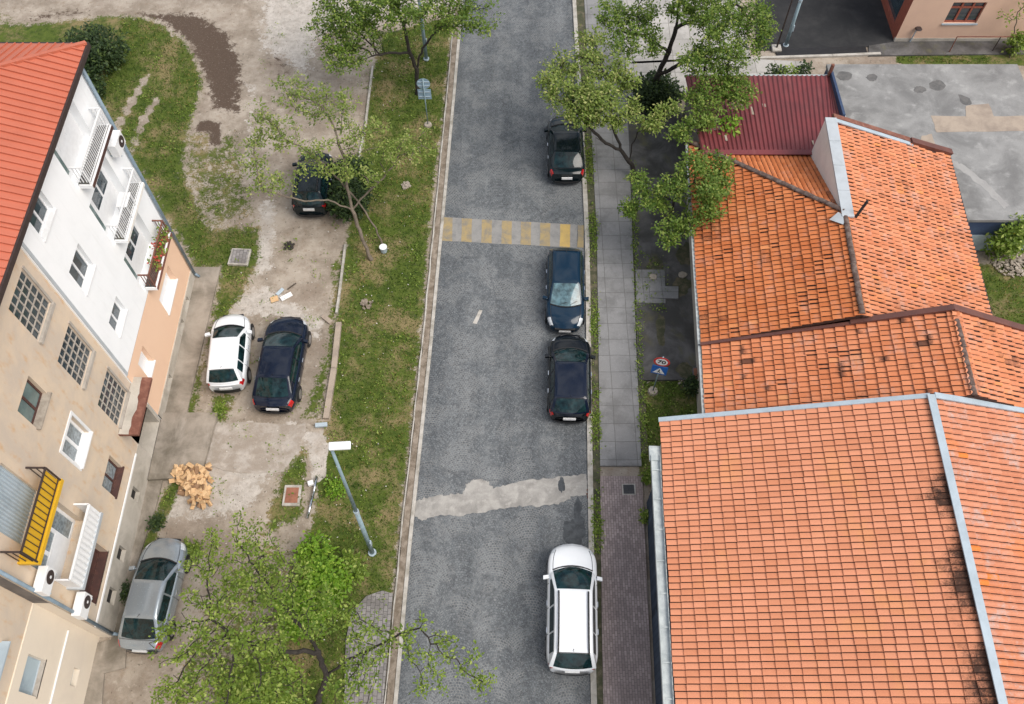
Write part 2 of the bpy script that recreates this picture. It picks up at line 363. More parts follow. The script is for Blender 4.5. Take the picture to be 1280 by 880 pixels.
M['wood'] = stained('split_wood', (.66,.45,.25), (.55,.34,.17), .45, 4, bump=.3)
M['wood_pale'] = stained('pale_split_wood', (.68,.48,.28), (.55,.36,.19), .45, 5, bump=.3)
M['wood_end'] = stained('log_bark_side', (.30,.18,.10), (.20,.12,.07), .5, 5, bump=.4)
M['yellow_line'] = stained('worn_yellow_paint', (.36,.275,.135), (.21,.195,.17), .46, 2.4, fine=.35)
M['yellow_line_bright'] = stained('fresh_yellow_paint', (.50,.35,.12), (.33,.255,.125), .4, 2.2, fine=.2)
M['pale_line'] = stained('worn_pale_paint', (.275,.27,.26), (.195,.195,.195), .45, 2.5, fine=.3)
M['hatch'] = plain('rusty_hatch', (.27,.115,.07), .8, .2, 5)
M['manhole'] = plain('manhole_iron', (.05,.052,.056), .6, .2, 12)
M['red_flower'] = plain('red_petals', (.42,.05,.035), .6, .2)
M['terracotta'] = plain('terracotta', (.35,.14,.07), .8)
M['mural_blue'] = stained('dark_blue_wall_paint', (.03,.055,.12), (.05,.085,.16), .45, 1.5)
M['mural_pale'] = stained('pale_blue_wall_paint', (.38,.47,.52), (.26,.33,.39), .45, 1.0)
M['mural_yellow'] = plain('yellow_wall_paint', (.70,.48,.03), .6)
M['stone'] = stained('rough_stone', (.42,.37,.31), (.27,.23,.19), .5, 4, bump=.6)
M['pebble'] = plain('pale_pebble', (.55,.52,.47), .9, .3, 3)
#PARTS
# ================================================================== GROUND, ROAD, PAVEMENTS
def axis(lo, hi, step, ext):
    a = np.arange(lo, hi+1e-6, step)
    return np.concatenate([-np.array(ext[::-1])+lo, a, np.array(ext)+hi])
gx = axis(-26, 28, .14, [1, 3, 8, 20, 60, 150, 400]); gy = axis(-3, 58, .14, [1, 3, 8, 20, 60, 150, 400])
GX, GY = np.meshgrid(gx, gy, indexing='ij')
def pxpoly(pts): return [tuple(at(*p)[:2]) for p in pts]
def inside(poly, X, Y):                     # signed distance, positive inside
    d = np.full(X.shape, 1e9); ins = np.zeros(X.shape, bool); n = len(poly)
    for i in range(n):
        ax, ay = poly[i]; bx, by = poly[(i+1) % n]
        ex, ey = bx-ax, by-ay
        t = np.clip(((X-ax)*ex+(Y-ay)*ey)/(ex*ex+ey*ey+1e-12), 0, 1)
        d = np.minimum(d, np.hypot(X-ax-t*ex, Y-ay-t*ey))
        c = ((ay > Y) != (by > Y)) & (X < (bx-ax)*(Y-ay)/((by-ay) if by != ay else 1e-9)+ax)
        ins ^= c
    return np.where(ins, d, -d)
GRASS = [
 ([(-60,30),(60,26),(130,20),(190,20),(235,50),(258,100),(238,150),(228,215),(262,285),(325,285),(322,330),(300,372),(280,398),(258,430),(250,490),(240,527),(230,522),(262,420),(276,335),(245,335),(100,90),(-60,120)], 1.0, .5),
 ([(478,890),(500,660),(524,440),(544,220),(554,150),(566,20),(480,40),(465,88),(455,170),(431,310),(420,395),(410,527),(400,560),(392,640),(375,700),(340,900)], .95, .3),
 ([(434,300),(424,420),(404,535),(372,522),(402,440),(412,330)], .62, .3),
 ([(213,592),(232,600),(206,655),(186,690),(172,690)], .8, .2),
 ([(376,555),(388,560),(380,650),(345,665),(325,660),(345,600)], .75, .3),
 ([(330,650),(470,735),(425,900),(190,900),(225,800),(280,700)], .52, .5),
 ([(262,488),(300,492),(285,530),(262,528)], .6, .2),
 ([(796,474),(890,474),(890,566),(822,570),(814,606),(798,592),(796,520)], .85, .15),
 ([(1215,330),(1320,325),(1320,410),(1235,405)], .9, .2),
 ([(1120,66),(1290,66),(1290,82),(1120,80)], .95, .1),
 ([(-60,-10),(20,15),(50,35),(-60,60)], .5, .4),
 ([(230,150),(300,165),(325,270),(262,295),(222,220)], .56, .5)]
SOIL = [([(178,17),(245,18),(285,45),(300,80),(297,140),(268,134),(258,95),(238,52),(205,26)], 1.0, .55),
        ([(250,150),(276,152),(276,182),(262,182),(262,166),(242,164)], .9, .2),
        ([(330,70),(360,60),(372,90),(345,100)], .45, .5), ([(0,30),(60,10),(120,8),(120,20),(20,32)], .5, .5)]
PALE = [([(222,530),(385,528),(374,575),(335,600),(310,640),(250,650),(204,650),(232,575)], .85, .5),
        ([(262,375),(330,355),(405,400),(398,425),(340,395),(280,398)], .8, .4),
        ([(330,-60),(640,-60),(560,10),(400,40),(380,90),(330,60)], 1.0, 1.0),
        ([(326,250),(345,250),(340,340),(312,345)], .85, .4), ([(382,540),(416,538),(412,600),(392,612)], 1.0, .2),
        ([(455,530),(484,528),(482,545),(466,560)], .9, .35), ([(300,95),(330,100),(320,260),(300,255)], .5, .6),
        ([(165,130),(180,98),(186,102),(160,180),(150,172)], .0, .1)]
TRACKS = [[(182,98),(165,128),(148,160)], [(196,125),(180,150),(168,185)]]
zone = np.zeros(GX.shape+(3,), np.float32)
for k, lst in enumerate((GRASS, SOIL, PALE)):
    for poly, w, blur in lst:
        d = inside(pxpoly(poly), GX, GY)
        t = np.clip(d/(2*blur*1.7)+.5, 0, 1); zone[..., k] = np.maximum(zone[..., k], w*t*t*(3-2*t))
for tr in TRACKS:
    q = [tuple(at(*p)[:2]) for p in tr]
    for (ax, ay), (bx, by) in zip(q, q[1:]):
        ex, ey = bx-ax, by-ay
        t = np.clip(((GX-ax)*ex+(GY-ay)*ey)/(ex*ex+ey*ey), 0, 1)
        d = np.hypot(GX-ax-t*ex, GY-ay-t*ey); w = np.clip(1-d/.40+.5*np.sin(GX*5.1+GY*3.3)*np.sin(GY*4.7), 0, 1)
        zone[..., 2] = np.maximum(zone[..., 2], w*.35); zone[..., 0] *= 1-.75*w
zone[..., 0] *= 1-.9*zone[..., 1]
zone[..., 0] = np.maximum(zone[..., 0]-.75*np.where(zone[..., 2] > .9, zone[..., 2], 0), 0)
ni, nj = GX.shape
relief = .02*np.sin(GX*.9+1)*np.cos(GY*.7)-.02
vz = np.stack([GX, GY, relief], -1).reshape(-1, 3)
idx = np.arange(ni*nj).reshape(ni, nj)
quads = np.stack([idx[:-1, :-1], idx[1:, :-1], idx[1:, 1:], idx[:-1, 1:]], -1).reshape(-1, 4)
me = bpy.data.meshes.new('ground')
me.vertices.add(len(vz)); me.vertices.foreach_set('co', vz.astype(np.float32).ravel())
me.loops.add(quads.size); me.loops.foreach_set('vertex_index', quads.ravel().astype(np.int32))
me.polygons.add(len(quads)); me.polygons.foreach_set('loop_start', np.arange(0, quads.size, 4, dtype=np.int32)); me.polygons.foreach_set('loop_total', np.full(len(quads), 4, np.int32))
me.update(calc_edges=True)
za = me.attributes.new('zone', 'FLOAT_VECTOR', 'POINT'); za.data.foreach_set('vector', zone.reshape(-1, 3).ravel())
me.polygons.foreach_set('use_smooth', [True]*len(me.polygons)); me.materials.append(M['ground'])
g = bpy.data.objects.new('ground', me); COL.objects.link(g); structure(g, 'bare pale earth and gravel with patches of lawn')
# ---- road
LP = [(-40,-4.9),(0,-4.2),(4.67,-4.07),(10.58,-3.9),(19.17,-3.52),(26.39,-3.27),(35.29,-2.98),(45,-2.7),(60,-2.3),(150,-1)]
RP = [(-40,2.0),(0,2.72),(5.82,2.83),(12.16,3.03),(14.48,3.10),(22,3.36),(25.42,3.46),(33,3.50),(39.86,3.46),(60,3.4),(150,3.2)]
PR = [(-40,3.9),(0,4.87),(4.67,4.99),(11.07,5.19),(19.17,5.45),(25.42,5.71),(32.96,6.02),(60,6.9)]
PL = [(-40,2.8),(0,3.12),(6.52,3.30),(14.5,3.62),(25.42,4.03),(40,4.12),(60,4.2)]
def itp(T, y): return float(np.interp(y, [a for a, b in T], [b for a, b in T]))
def ystrip(name, fa, fb, y0, y1, z, mat, label, thick=.15, step=.8, jit=0, kind='structure'):
    b = MB(); ys = np.arange(y0, y1+1e-6, step); r = random.Random(len(name)+int(y0))
    A = [(fa(y)+r.uniform(-jit, jit), y) for y in ys]; B = [(fb(y)+r.uniform(-jit, jit), y) for y in ys]
    top = [[Vector((a[0], a[1], z)), Vector((c[0], c[1], z))] for a, c in zip(A, B)]
    b.grid([[p[0] for p in top], [p[1] for p in top]], flip=True)
    if thick:
        for s_ in (0, 1):
            b.grid([[p[s_] for p in top], [p[s_]-Vector((0,0,thick)) for p in top]], flip=bool(s_))
        for e in (top[0], top[-1]): b.face([e[0], e[1], e[1]-Vector((0,0,thick)), e[0]-Vector((0,0,thick))])
    o = b.build(name, mat)
    return tag(o, label, 'road' if 'road' in name else 'kerb', kind='structure')
L_ = lambda o=0: (lambda y: itp(LP, y)+o)
R_ = lambda o=0: (lambda y: itp(RP, y)+o)
ystrip('road', L_(-.05), R_(.05), -20, 140, .012, M['road'], 'grey cobbled road laid in fans between the two kerbs', thick=0)
ystrip('kerb', L_(-.14), L_(0), -6, 70, .085, M['kerb'], 'narrow pale kerb on the lawn side of the cobbled road')
ystrip('gutter_strip', L_(-.41), L_(-.142), -6, 70, .05, M['litter'], 'brown strip of dead leaves and soil beside the road', jit=.03, step=.5)
ystrip('edging', L_(-.47), L_(-.412), -6, 70, .09, M['kerb'], 'thin pale edging stone beside the lawn', jit=.02, step=.7)
ystrip('kerb', R_(0), R_(.21), -6, 70, .10, M['kerb'], 'pale kerb stones between the parked cars and the pavement')
ystrip('joint_strip', R_(.212), lambda y: itp(PL, y)-.002, -6, 70, .07, M['moss'], 'mossy weedy joint between kerb and pavement')
pl = lambda y: itp(PL, y); pr = lambda y: itp(PR, y)
ystrip('pavement', pl, pr, 13.65, 70, .11, M['slabs'], 'grey slab pavement along the right of the road')
ystrip('paver_pavement', pl, pr, -6, 13.62, .108, M['pavers'], 'brown brick paver pavement beside the near tiled house')
ystrip('weed_strip', lambda y: pr(y)+.002, lambda y: pr(y)+.27, 14.2, 33, .08, M['moss'], 'narrow weedy strip between pavement and yard', jit=.03, step=.4)
def sheet(name, pts, z, mat, label, thick=.12, world=False, jit=0, sub=1, kind='structure', cat='ground'):
    q = [Vector((p[0], p[1], 0)) for p in pts] if world else [at(p[0], p[1], z) for p in pts]
    if sub > 1:
        r = random.Random(len(name)); w = []
        for a, c in zip(q, q[1:]+q[:1]):
            for k in range(sub): w.append(a.lerp(c, k/sub)+Vector((r.uniform(-jit, jit), r.uniform(-jit, jit), 0)))
        q = w
    b = MB(); b.prism([(p.x, p.y) for p in q], z-thick, z)
    o = b.build(name, mat, recalc=True)
    return tag(o, label, cat, kind=kind) if kind else o
# yard beside the pavement
sheet('yard', [(797.5,475),(876,474),(864,300),(862,140),(784.5,140),(788,215),(793,300)], .12, M['yard'], 'dark concrete yard in front of the tiled houses, stains and tree shade in its colour')  # dark concrete carried on under the trees, painting their shade into the ground
sheet('yard_slab', [(795.5,378),(832,379),(831,337),(794.5,337)], .15, M['slabs'], 'raised grey slab at the edge of the yard')
sheet('yard_step', [(812,372),(848,373),(848,358),(812,357)], .19, M['slabs'], 'low concrete step crossing the yard')
sheet('plaza', [(pr(34.6),34.6),(8.3,34.4),(8.4,34.8),(15.9,34.2),(15.9,37.2),(13,37.4),(13,70),(6.9,60)], .10, M['light_slabs'], 'pale slab forecourt under the trees at the top right', world=True)
sheet('left_pavement', [(430,890),(432,800),(440,765),(458,745),(478,738),(491,742),(478,890)], .06, M['grey_pavers'], 'grey block paving beside the road under the big tree')
ap = [(241,334.5),(276,335),(258,412),(234,517),(227,526),(206,592),(196,632),(184,668),(163,735),(157,835),(131,842),(122,960)]
sheet('apron', [tuple(at(*p)[:2]) for p in ap]+[(-14.2,0),(-15.6,0),(-15.6,6.6),(-14.75,6.8),(-14.75,22.8)], .07, M['apron'], 'cracked concrete apron along the foot of the apartment blocks', world=True, thick=.1)
sheet('entrance_platform', [(-14.65,13.0),(-12.55,13.15),(-12.35,16.0),(-14.65,16.0)], .22, M['apron'], 'raised concrete platform before the rusty entrance canopy', world=True, thick=.2)
sheet('parking_slab', [(226,531),(286,529),(384,530),(372,566),(352,590),(300,592),(240,578),(214,570)], .012, M['pale_slab'], 'cracked pale concrete slab beside the firewood', jit=.08, sub=6, thick=.05)
sheet('dark_lot', [(945,63),(1090,58),(1119,52.5),(1150,-140),(945,-140)], .03, M['lot'], 'dark asphalt yard beside the peach building')
sheet('trench', [(972,71),(1084,66),(1082,57.5),(968,61)], .05, M['black'], 'dark drainage trench at the edge of the asphalt')
sheet('service_path', [(1086,69.5),(1300,66.5),(1300,50),(1119,52),(1086,57)], .06, M['yard'], 'stained concrete path at the foot of the peach building')
# road patch, speed hump stripes
z6 = lambda x, y: (480+x/4.267, 560+y/4.267)
pt = [z6(*p) for p in [(165,282),(235,262),(330,250),(420,240),(438,195),(470,172),(515,164),(560,180),(583,216),(700,185),(830,165),(960,152),(1085,138),(1085,250),(1000,262),(940,295),(850,308),(700,310),(560,338),(420,360),(300,354),(210,388),(165,368)]]
sheet('road_patch', pt, .022, M['patch'], 'pale concrete trench repair across the cobbled road', jit=.05, sub=7, thick=.05)
def roadquad(name, px, z, mat, label): return sheet(name, px, z, mat, label, thick=.004, jit=.012, sub=5)
ty = lambda x: 271+(x-552)*.058; by = lambda x: 301+(x-552)*.05
roadquad('road_marking', [(553,ty(553)),(722,ty(722)),(721,by(721)),(552,by(552))], .018, M['pale_line'], 'faded pale band of the striped crossing')
for i, (x, mt) in enumerate(((552.8,0),(577,0),(602,0),(627,0),(651,0),(675,0),(700,1),(722,0))):
    w = 13 if x < 720 else 8
    roadquad('road_marking', [(x+.4,ty(x)+.3),(x+w,ty(x+w)+.3),(x+w-.3,by(x+w)-.3),(x-.2,by(x)-.3)], .023, M['yellow_line_bright' if mt else 'yellow_line'], 'yellow stripe across the cobbled road')
roadquad('road_mark_spot', [(591,404),(596,405),(603,388),(599,387)], .018, M['kerb'], 'small pale paint smear on the cobbles')
def blob(name, px, py, rx, ry, z, mat, label, seed, n=40, rough=.35):
    r = random.Random(seed); c = at(px, py, z); ph = [r.uniform(0, 6.28) for _ in range(6)]
    pts = []
    for k in range(n):
        a = 2*math.pi*k/n; f_ = 1+rough*sum(math.sin(a*(q+2)+ph[q])/(q+1.5) for q in range(6))*.6+r.uniform(-.06, .06)
        pts.append((c.x+math.cos(a)*rx*f_, c.y+math.sin(a)*ry*f_))
    return sheet(name, pts, z, M[mat], label, thick=.004, world=True)
blob('road_stain', 718, 664, .42, .62, .0165, 'stain', 'dark damp stain on the cobbles in front of the white estate', 1)
blob('road_stain', 722, 638, .16, .5, .0166, 'stain', 'thin dark drip trail between road repair and white estate', 2)
blob('road_stain', 702, 606, .12, .36, .0262, 'stain', 'dark tar smear across the end of the pale road repair', 3)
for k_, (px_, py_, rx_, ry_) in enumerate(((818,345,.5,1.0),(856,318,.35,.7),(852,358,.45,.5),(826,412,.22,.8),(856,463,.4,.35))):
    blob('moss_patch', px_, py_, rx_, ry_, .124+.0006*k_, 'moss', 'mossy dirt patch spread over the stained yard', 20+k_)
# low edging wall between the grass strip and the gravel
def wallline(name, pxs, w, h, mat, label, cat):
    b = MB(); q = [at(*p) for p in pxs]
    for a, c in zip(q, q[1:]):
        d = (c-a).normalized(); b.obox((a+c)/2+Vector((0,0,h/2-.02)), (c-a)/2+d*.01, Vector((-d.y,d.x,0))*w/2, Vector((0,0,h/2+.02)))
    return tag(b.build(name, mat, recalc=True), label, cat)
wallline('edging_wall', [(466,84),(456,165),(447,205)], .10, .10, M['kerb'], 'thin edging wall between gravel and lawn beneath the top trees', 'edging')
wallline('edging_wall', [(432,307),(424,372),(421,392)], .10, .12, M['kerb'], 'short pale edging wall beside the two-stemmed young tree', 'edging')
wallline('edging_wall', [(424,405),(418,462),(408,524)], .24, .16, M['cement'], 'long pinkish edging wall right of the black sedan', 'edging')
wallline('edging_wall', [(404,396),(414,404)], .2, .12, M['cement'], 'stub of broken edging wall near the black sedan bonnet', 'edging')
wallline('boundary_wall', [(790,80),(900,75),(1040,70.5),(1100,68)], .16, .10, M['kerb'], 'low grey boundary wall behind the burgundy roof', 'wall')
# ================================================================== TILED HOUSES
def tiles(mb, O, e, u, poly, tw, ex, prof=.012, lift=.032, dark=lambda s, t: 0.0, seed=1, m=0, gap=.013, dash=.0):
    """rows of overlapping clay tiles on the plane O + s*e + t*u, inside polygon poly of (s, t)"""
    r = random.Random(seed); n = e.cross(u).normalized()
    if n.z < 0: n = -n
    S_ = [p[0] for p in poly]; T_ = [p[1] for p in poly]
    def ins(s, t):
        c = False; k = len(poly)
        for i in range(k):
            (a, b_), (c_, d) = poly[i], poly[(i+1) % k]
            if (b_ > t) != (d > t) and s < (c_-a)*(t-b_)/(d-b_)+a: c = not c
        return c
    pr_ = [(0, -.25), (.10, .1), (.28, .8), (.5, 1), (.72, .8), (.90, .1), (1, -.25)]
    for j in range(int((max(T_)-min(T_))/ex)+1):
        t0 = min(T_)+j*ex; wj = r.uniform(-.014, .014); ph = r.uniform(0, 6.28)
        for i in range(int((max(S_)-min(S_))/tw)+1):
            s0 = min(S_)+i*tw
            if not ins(s0+tw/2, t0+ex/2): continue
            ta, tb, tc_ = r.random(), r.uniform(-.12, .12), r.random()
            tn = lambda t_: (ta, min(1, max(0, dark(s0, t_)+tb)), tc_)
            dl = lift+r.uniform(-.008, .010); dt = wj+r.uniform(-.013, .013)+.016*math.sin(s0*1.3+ph); g_ = (gap if r.random() > dash else gap*2.8)
            lo, hi, fr = [], [], []
            for a, h in pr_:
                s = s0+g_+(tw-2*g_)*a
                lo.append(O+e*s+u*(t0+dt)+n*(dl+h*prof)); hi.append(O+e*s+u*(t0+ex+.03)+n*(.002+h*prof)); fr.append(O+e*s+u*(t0+dt+.006)+n*-.012)
            i0 = len(mb.v); k = len(pr_)
            for row, tv in ((fr, tn(t0)), (lo, tn(t0)), (hi, tn(t0+ex))):
                for p in row: mb.v.append(tuple(p)); mb.t.append(tv)
            for q in range(k-1):
                for a in (0, 1):
                    mb.f.append((i0+a*k+q, i0+a*k+q+1, i0+(a+1)*k+q+1, i0+(a+1)*k+q)); mb.m.append(m)
def under(mb, O, e, u, poly, m=1, thick=.12):
    n = e.cross(u).normalized(); n = n if n.z > 0 else -n
    top = [O+e*s+u*t-n*.012 for s, t in poly]; bot = [p-n*thick for p in top]
    mb.face(top, m); mb.face(bot[::-1], m)
    for i in range(len(top)):
        k = (i+1) % len(top); mb.face([top[i], bot[i], bot[k], top[k]], m)
def ridge(mb, p, q, r=.11, step=.38, seed=3):
    p, q = Vector(p), Vector(q); L = (q-p).length; d = (q-p)/L; rr = random.Random(seed)
    side = d.cross(Vector((0,0,1))).normalized(); up = side.cross(d)
    for i in range(int(L/step)):
        a = p+d*(i*step); b_ = p+d*((i+1)*step+.04); k = 7; o0 = []; o1 = []
        w = rr.uniform(-.012, .012); h = rr.uniform(0, .012)
        for j in range(k):
            th = math.pi*j/(k-1)
            o0.append(a+side*(math.cos(th)*r*1.06+w)+up*(math.sin(th)*r*.75+h+.02)); o1.append(b_+side*(math.cos(th)*r+w)+up*(math.sin(th)*r*.7+h))
        mb.grid([o0, o1])
        for j in range(k-1): mb.face([o0[j], o0[j+1], a+up*h])
def frame_dir(deg):
    a = R(deg); return Vector((math.sin(a), math.cos(a), 0)), Vector((math.cos(a), -math.sin(a), 0))
UPZ = Vector((0,0,1))
# ---- near house
e, w = frame_dir(1.95)
A = at(824.5, 526, 4.0)                                  # far end of the left eave
ridgeP = A+w*8.85+UPZ*2.55
u = (ridgeP-A).normalized(); Lu = (ridgeP-A).length
nh = thing('tiled_house', A-UPZ*4.0-e*6, 'large house with bright salmon tiled roof and grey metal ridge strip, nearest the camera', 'house', 'tiled houses in the row')
LEN = 19.0
O = A-e*LEN                                              # near end of eave
def dk(s, t): return max(0, (t-7.5)/1.7)*1.15*min(1, max(0, (LEN-1.2-s)/2.5))*(.75+.25*math.sin(s*2.1)) + (.05 if s < LEN-1 else .0)
b = MB(); tiles(b, O, e, u, [(0,0),(LEN,0),(LEN,Lu),(0,Lu)], .213, .395, prof=.012, lift=.045, dark=dk, seed=11, gap=.017); under(b, O, e, u, [(0,0),(LEN,0),(LEN,Lu),(0,Lu)])
o = b.build('roof_slope', [M['tile_near'], M['under']], nh, tint=True); o['label'] = 'street-side roof slope of bright salmon tiles, blackened below the ridge'
u2 = (w*9.7-UPZ*2.55).normalized()
Oe = ridgeP+u2*Lu; u2b = -u2
b = MB(); tiles(b, Oe-e*LEN, e, u2b, [(0,0),(LEN,0),(LEN,Lu),(0,Lu)], .213, .395, prof=.036, lift=.04, dark=lambda s, t: .1, seed=12, gap=.016); under(b, Oe-e*LEN, e, u2b, [(0,0),(LEN,0),(LEN,Lu),(0,Lu)])
o = b.build('roof_slope', [M['tile_faded'], M['under']], nh, tint=True); o['label'] = 'rear roof slope of faded rosy tiles with odd orange replacements'
b = MB(); n1 = u.cross(e); n1 = n1 if n1.z > 0 else -n1
def flash(b, p, q, wid, th=.05, nrm=UPZ, off=.03):
    p, q = Vector(p), Vector(q); d = (q-p).normalized(); s_ = d.cross(nrm).normalized()
    b.obox((p+q)/2+nrm*(off+th/2), (q-p)/2, s_*wid/2, nrm*th/2)
flash(b, ridgeP-e*LEN, ridgeP+e*.04, .26, .05, UPZ, .06); b.build('ridge_flashing', M['zinc'], nh, recalc=True)
b = MB(); flash(b, A+e*.02-u*.03, ridgeP+e*.02, .17, .07, n1, .01); b.build('verge_flashing', M['zinc'], nh, recalc=True)
n2 = u2b.cross(e); n2 = n2 if n2.z > 0 else -n2
b = MB(); flash(b, ridgeP+e*.022+u2*.12, Oe+e*.022, .22, .07, n2, .06); b.build('verge_flashing', M['zinc'], nh, recalc=True)
# gutter: half-round trough along the street eave, starting a little below the far corner
b = MB(); g0 = A-e*1.35-w*.19-UPZ*.20; g1 = O-w*.19-UPZ*.20
for off, hh in ((-.17, .10), (.14, .12)): b.obox((g0+g1)/2+w*off+UPZ*hh/2, (g1-g0)/2, w*.012, UPZ*hh)
b.obox((g0+g1)/2-w*.015+UPZ*.03, (g1-g0)/2, w*.15, UPZ*.012)
for q in range(16): 
    c = g0.lerp(g1, (q+.5)/16); b.obox(c-w*.015+UPZ*.10, e*.02, w*.15, UPZ*.01)
b.build('gutter', M['gutter'], nh, recalc=True)
b = MB(); c = g0+e*.0; b.obox(g0+e*.1+UPZ*.03-w*.03, e*.28, w*.2, UPZ*.07); b.build('gutter_end', M['gutter'], nh, recalc=True)
# walls (overhung by the roof)
wx = lambda s, d, z: A+e*s+w*d+UPZ*(z-4.0)
b = MB()
b.face([wx(-1.7,-.02,0), wx(-LEN,-.02,0), wx(-LEN,-.02,2.9), wx(-1.7,-.02,2.9)]); b.face([wx(-1.7,-.02,0), wx(-1.7,-.02,2.9), wx(-1.7,.25,2.9), wx(-1.7,.25,0)])
b.face([wx(-LEN,-.02,2.9), wx(-1.7,-.02,2.9), wx(-1.7,.25,2.9), wx(-LEN,.25,2.9)])
b.build('plinth', M['slate_wall'], nh)
b = MB()
b.face([wx(-.25,.25,0), wx(-LEN,.25,0), wx(-LEN,.25,3.95), wx(-.25,.25,3.95)])
b.face([wx(-.25,.25,0), wx(-.25,.25,3.95), wx(-.25,8.85,6.35), wx(-.25,17.4,3.95), wx(-.25,17.4,0)])
b.face([wx(-.25,17.4,0), wx(-LEN,17.4,0), wx(-LEN,17.4,3.95), wx(-.25,17.4,3.95)])
b.face([wx(-LEN,.25,0), wx(-LEN,.25,3.95), wx(-LEN,8.85,6.35), wx(-LEN,17.4,3.95), wx(-LEN,17.4,0)])
b.build('wall', M['plinth'], nh)
# ---- middle house (B) and far house (C)
e, w = frame_dir(3.1)
ZE = 3.2
EV = at(868.5, 300, ZE)                                  # a point of the shared street eave line
def pq(s, d, z): return Vector((EV.x, EV.y, 0))+e*s+w*d+UPZ*z
sB = (at(876,431,ZE)-EV).dot(e)                          # far verge of the middle house
mh = thing('tiled_house', pq(sB-3, 4, 0), 'middle house of the row with patched orange tiles and a brown metal verge', 'house', 'tiled houses in the row')
WB, HB = 8.5, 6.5
uB = (w*WB+UPZ*(HB-ZE)); LB = uB.length; uB.normalize(); NB = 3.5
def dkB(s, t):
    v = .06
    for (a, c, ra, rc) in ((2.6,5.0,.5,.35),(1.2,5.6,.8,.5),(3.2,3.0,.5,.4),(2.3,7.2,.4,.5),(.7,2.2,.4,.4),(2.8,6.4,.35,.6),(1.9,1.0,.3,.4)):
        v = max(v, .62*math.exp(-((s-a)/ra)**2-((t-c)/rc)**2))
    return v
rB = random.Random(5)
spots = [(rB.uniform(0,4.2), rB.uniform(.5,8.5)) for _ in range(16)]
def dkB2(s, t):
    s = s+.9; v = dkB(s, t)
    for a, c in spots:
        if abs(s-a) < .13 and abs(t-c) < .22: v = .95
    return v
O = pq(sB-NB, 0, ZE)
b = MB(); tiles(b, O, e, uB, [(0,0),(NB,0),(NB,LB),(0,LB)], .215, .385, prof=.016, lift=.07, dark=dkB2, seed=21, gap=.017, dash=.04); under(b, O, e, uB, [(0,0),(NB,0),(NB,LB),(0,LB)])
b.build('roof_slope', [M['tile_mid'], M['under']], mh, tint=True)['label'] = 'street-side slope of orange tiles with scattered black ones'
uB2 = (-w*WB+UPZ*(HB-ZE)).normalized(); O2 = pq(sB-NB, 2*WB, ZE)
def dkR(s, t): return .62 if (math.sin(s*5.1+t*.7)+math.sin(t*2.3-s*1.1)) > 1.15 else .12  # darker tint paints the shadow dashes of the tile gaps
b = MB(); tiles(b, O2, e, uB2, [(0,0),(NB,0),(NB,LB),(0,LB)], .215, .385, prof=.034, lift=.06, dark=dkR, seed=22, dash=.4); under(b, O2, e, uB2, [(0,0),(NB,0),(NB,LB),(0,LB)])
b.build('roof_slope', [M['tile_right'], M['under']], mh, tint=True)['label'] = 'rear slope of rosy tiles streaked with dark dashes'
b = MB(); ridge(b, pq(sB-NB, WB, HB), pq(sB-.1, WB, HB), .10); b.build('ridge_cap', M['ridge_tile'], mh)
nB = uB.cross(e); nB = nB if nB.z > 0 else -nB
b = MB(); flash(b, pq(sB-.02, -.03, ZE), pq(sB-.02, WB, HB), .13, .12, nB, .0); b.build('verge_flashing', M['brown_metal'], mh, recalc=True)
nB2 = uB2.cross(e); nB2 = nB2 if nB2.z > 0 else -nB2
b = MB(); flash(b, pq(sB+.03, WB-.1, HB+.02), pq(sB+.03, 2*WB, ZE+.02), .26, .14, nB2, .0)
flash(b, pq(sB+.03, 5.2, ZE+(HB-ZE)*5.2/WB+.02), pq(sB+.03, WB, HB+.02), .22, .14, nB, .005); b.build('verge_cap', M['brown_metal'], mh, recalc=True)
b = MB()
for d in (.35, 2*WB-.35): b.face([pq(sB-.05,d,0), pq(sB-NB,d,0), pq(sB-NB,d,ZE), pq(sB-.05,d,ZE)])
for s in (sB-.05,): b.face([pq(s,.35,0), pq(s,.35,ZE), pq(s,WB,HB-.15), pq(s,2*WB-.35,ZE), pq(s,2*WB-.35,0)])
b.build('wall', M['plinth'], mh)
b = MB(); s = sB-NB; b.face([pq(s,.35,0), pq(s,.35,ZE), pq(s,WB,HB-.15), pq(s,2*WB-.35,ZE), pq(s,2*WB-.35,0)]); b.build('gable', M['ridge_tile'], mh)
# far house
fh = thing('tiled_house', pq(2, 5, 0), 'far house of the row with mossy hip line, white firewall and faded right slope', 'house', 'tiled houses in the row')
HC = 5.75
sN = (at(1055,265,HC)-EV).dot(e); WC = (at(1055,265,HC)-EV).dot(w)                # far end of the ridge
sH = sN+ (HC-ZE)/math.tan(R(23.5))                                                # hip eave line
sF = (at(1040,151,HC)-EV).dot(e)                                                  # far end of the firewall
uC = (w*WC+UPZ*(HC-ZE)); LC = uC.length; uC.normalize()
def dkC(s, t):
    return .16+.5*max(0, math.sin(s*1.3+.5)*math.sin(t*1.1+1.0))*(.6 if s > 2 else 1)+(.18 if 3 < s < 7 and t < 3 else 0)
O = pq(sB+.06, 0, ZE); l0 = sN-sB-.06; l1 = sH-sB-.06
pl_ = [(0,0),(l1,0),(l0,LC),(0,LC)]
b = MB(); tiles(b, O, e, uC, pl_, .215, .385, prof=.018, lift=.075, dark=dkC, seed=31, gap=.018, dash=.05); under(b, O, e, uC, pl_)
b.build('roof_slope', [M['tile_old'], M['under']], fh, tint=True)['label'] = 'street-side slope of deep orange weathered tiles'
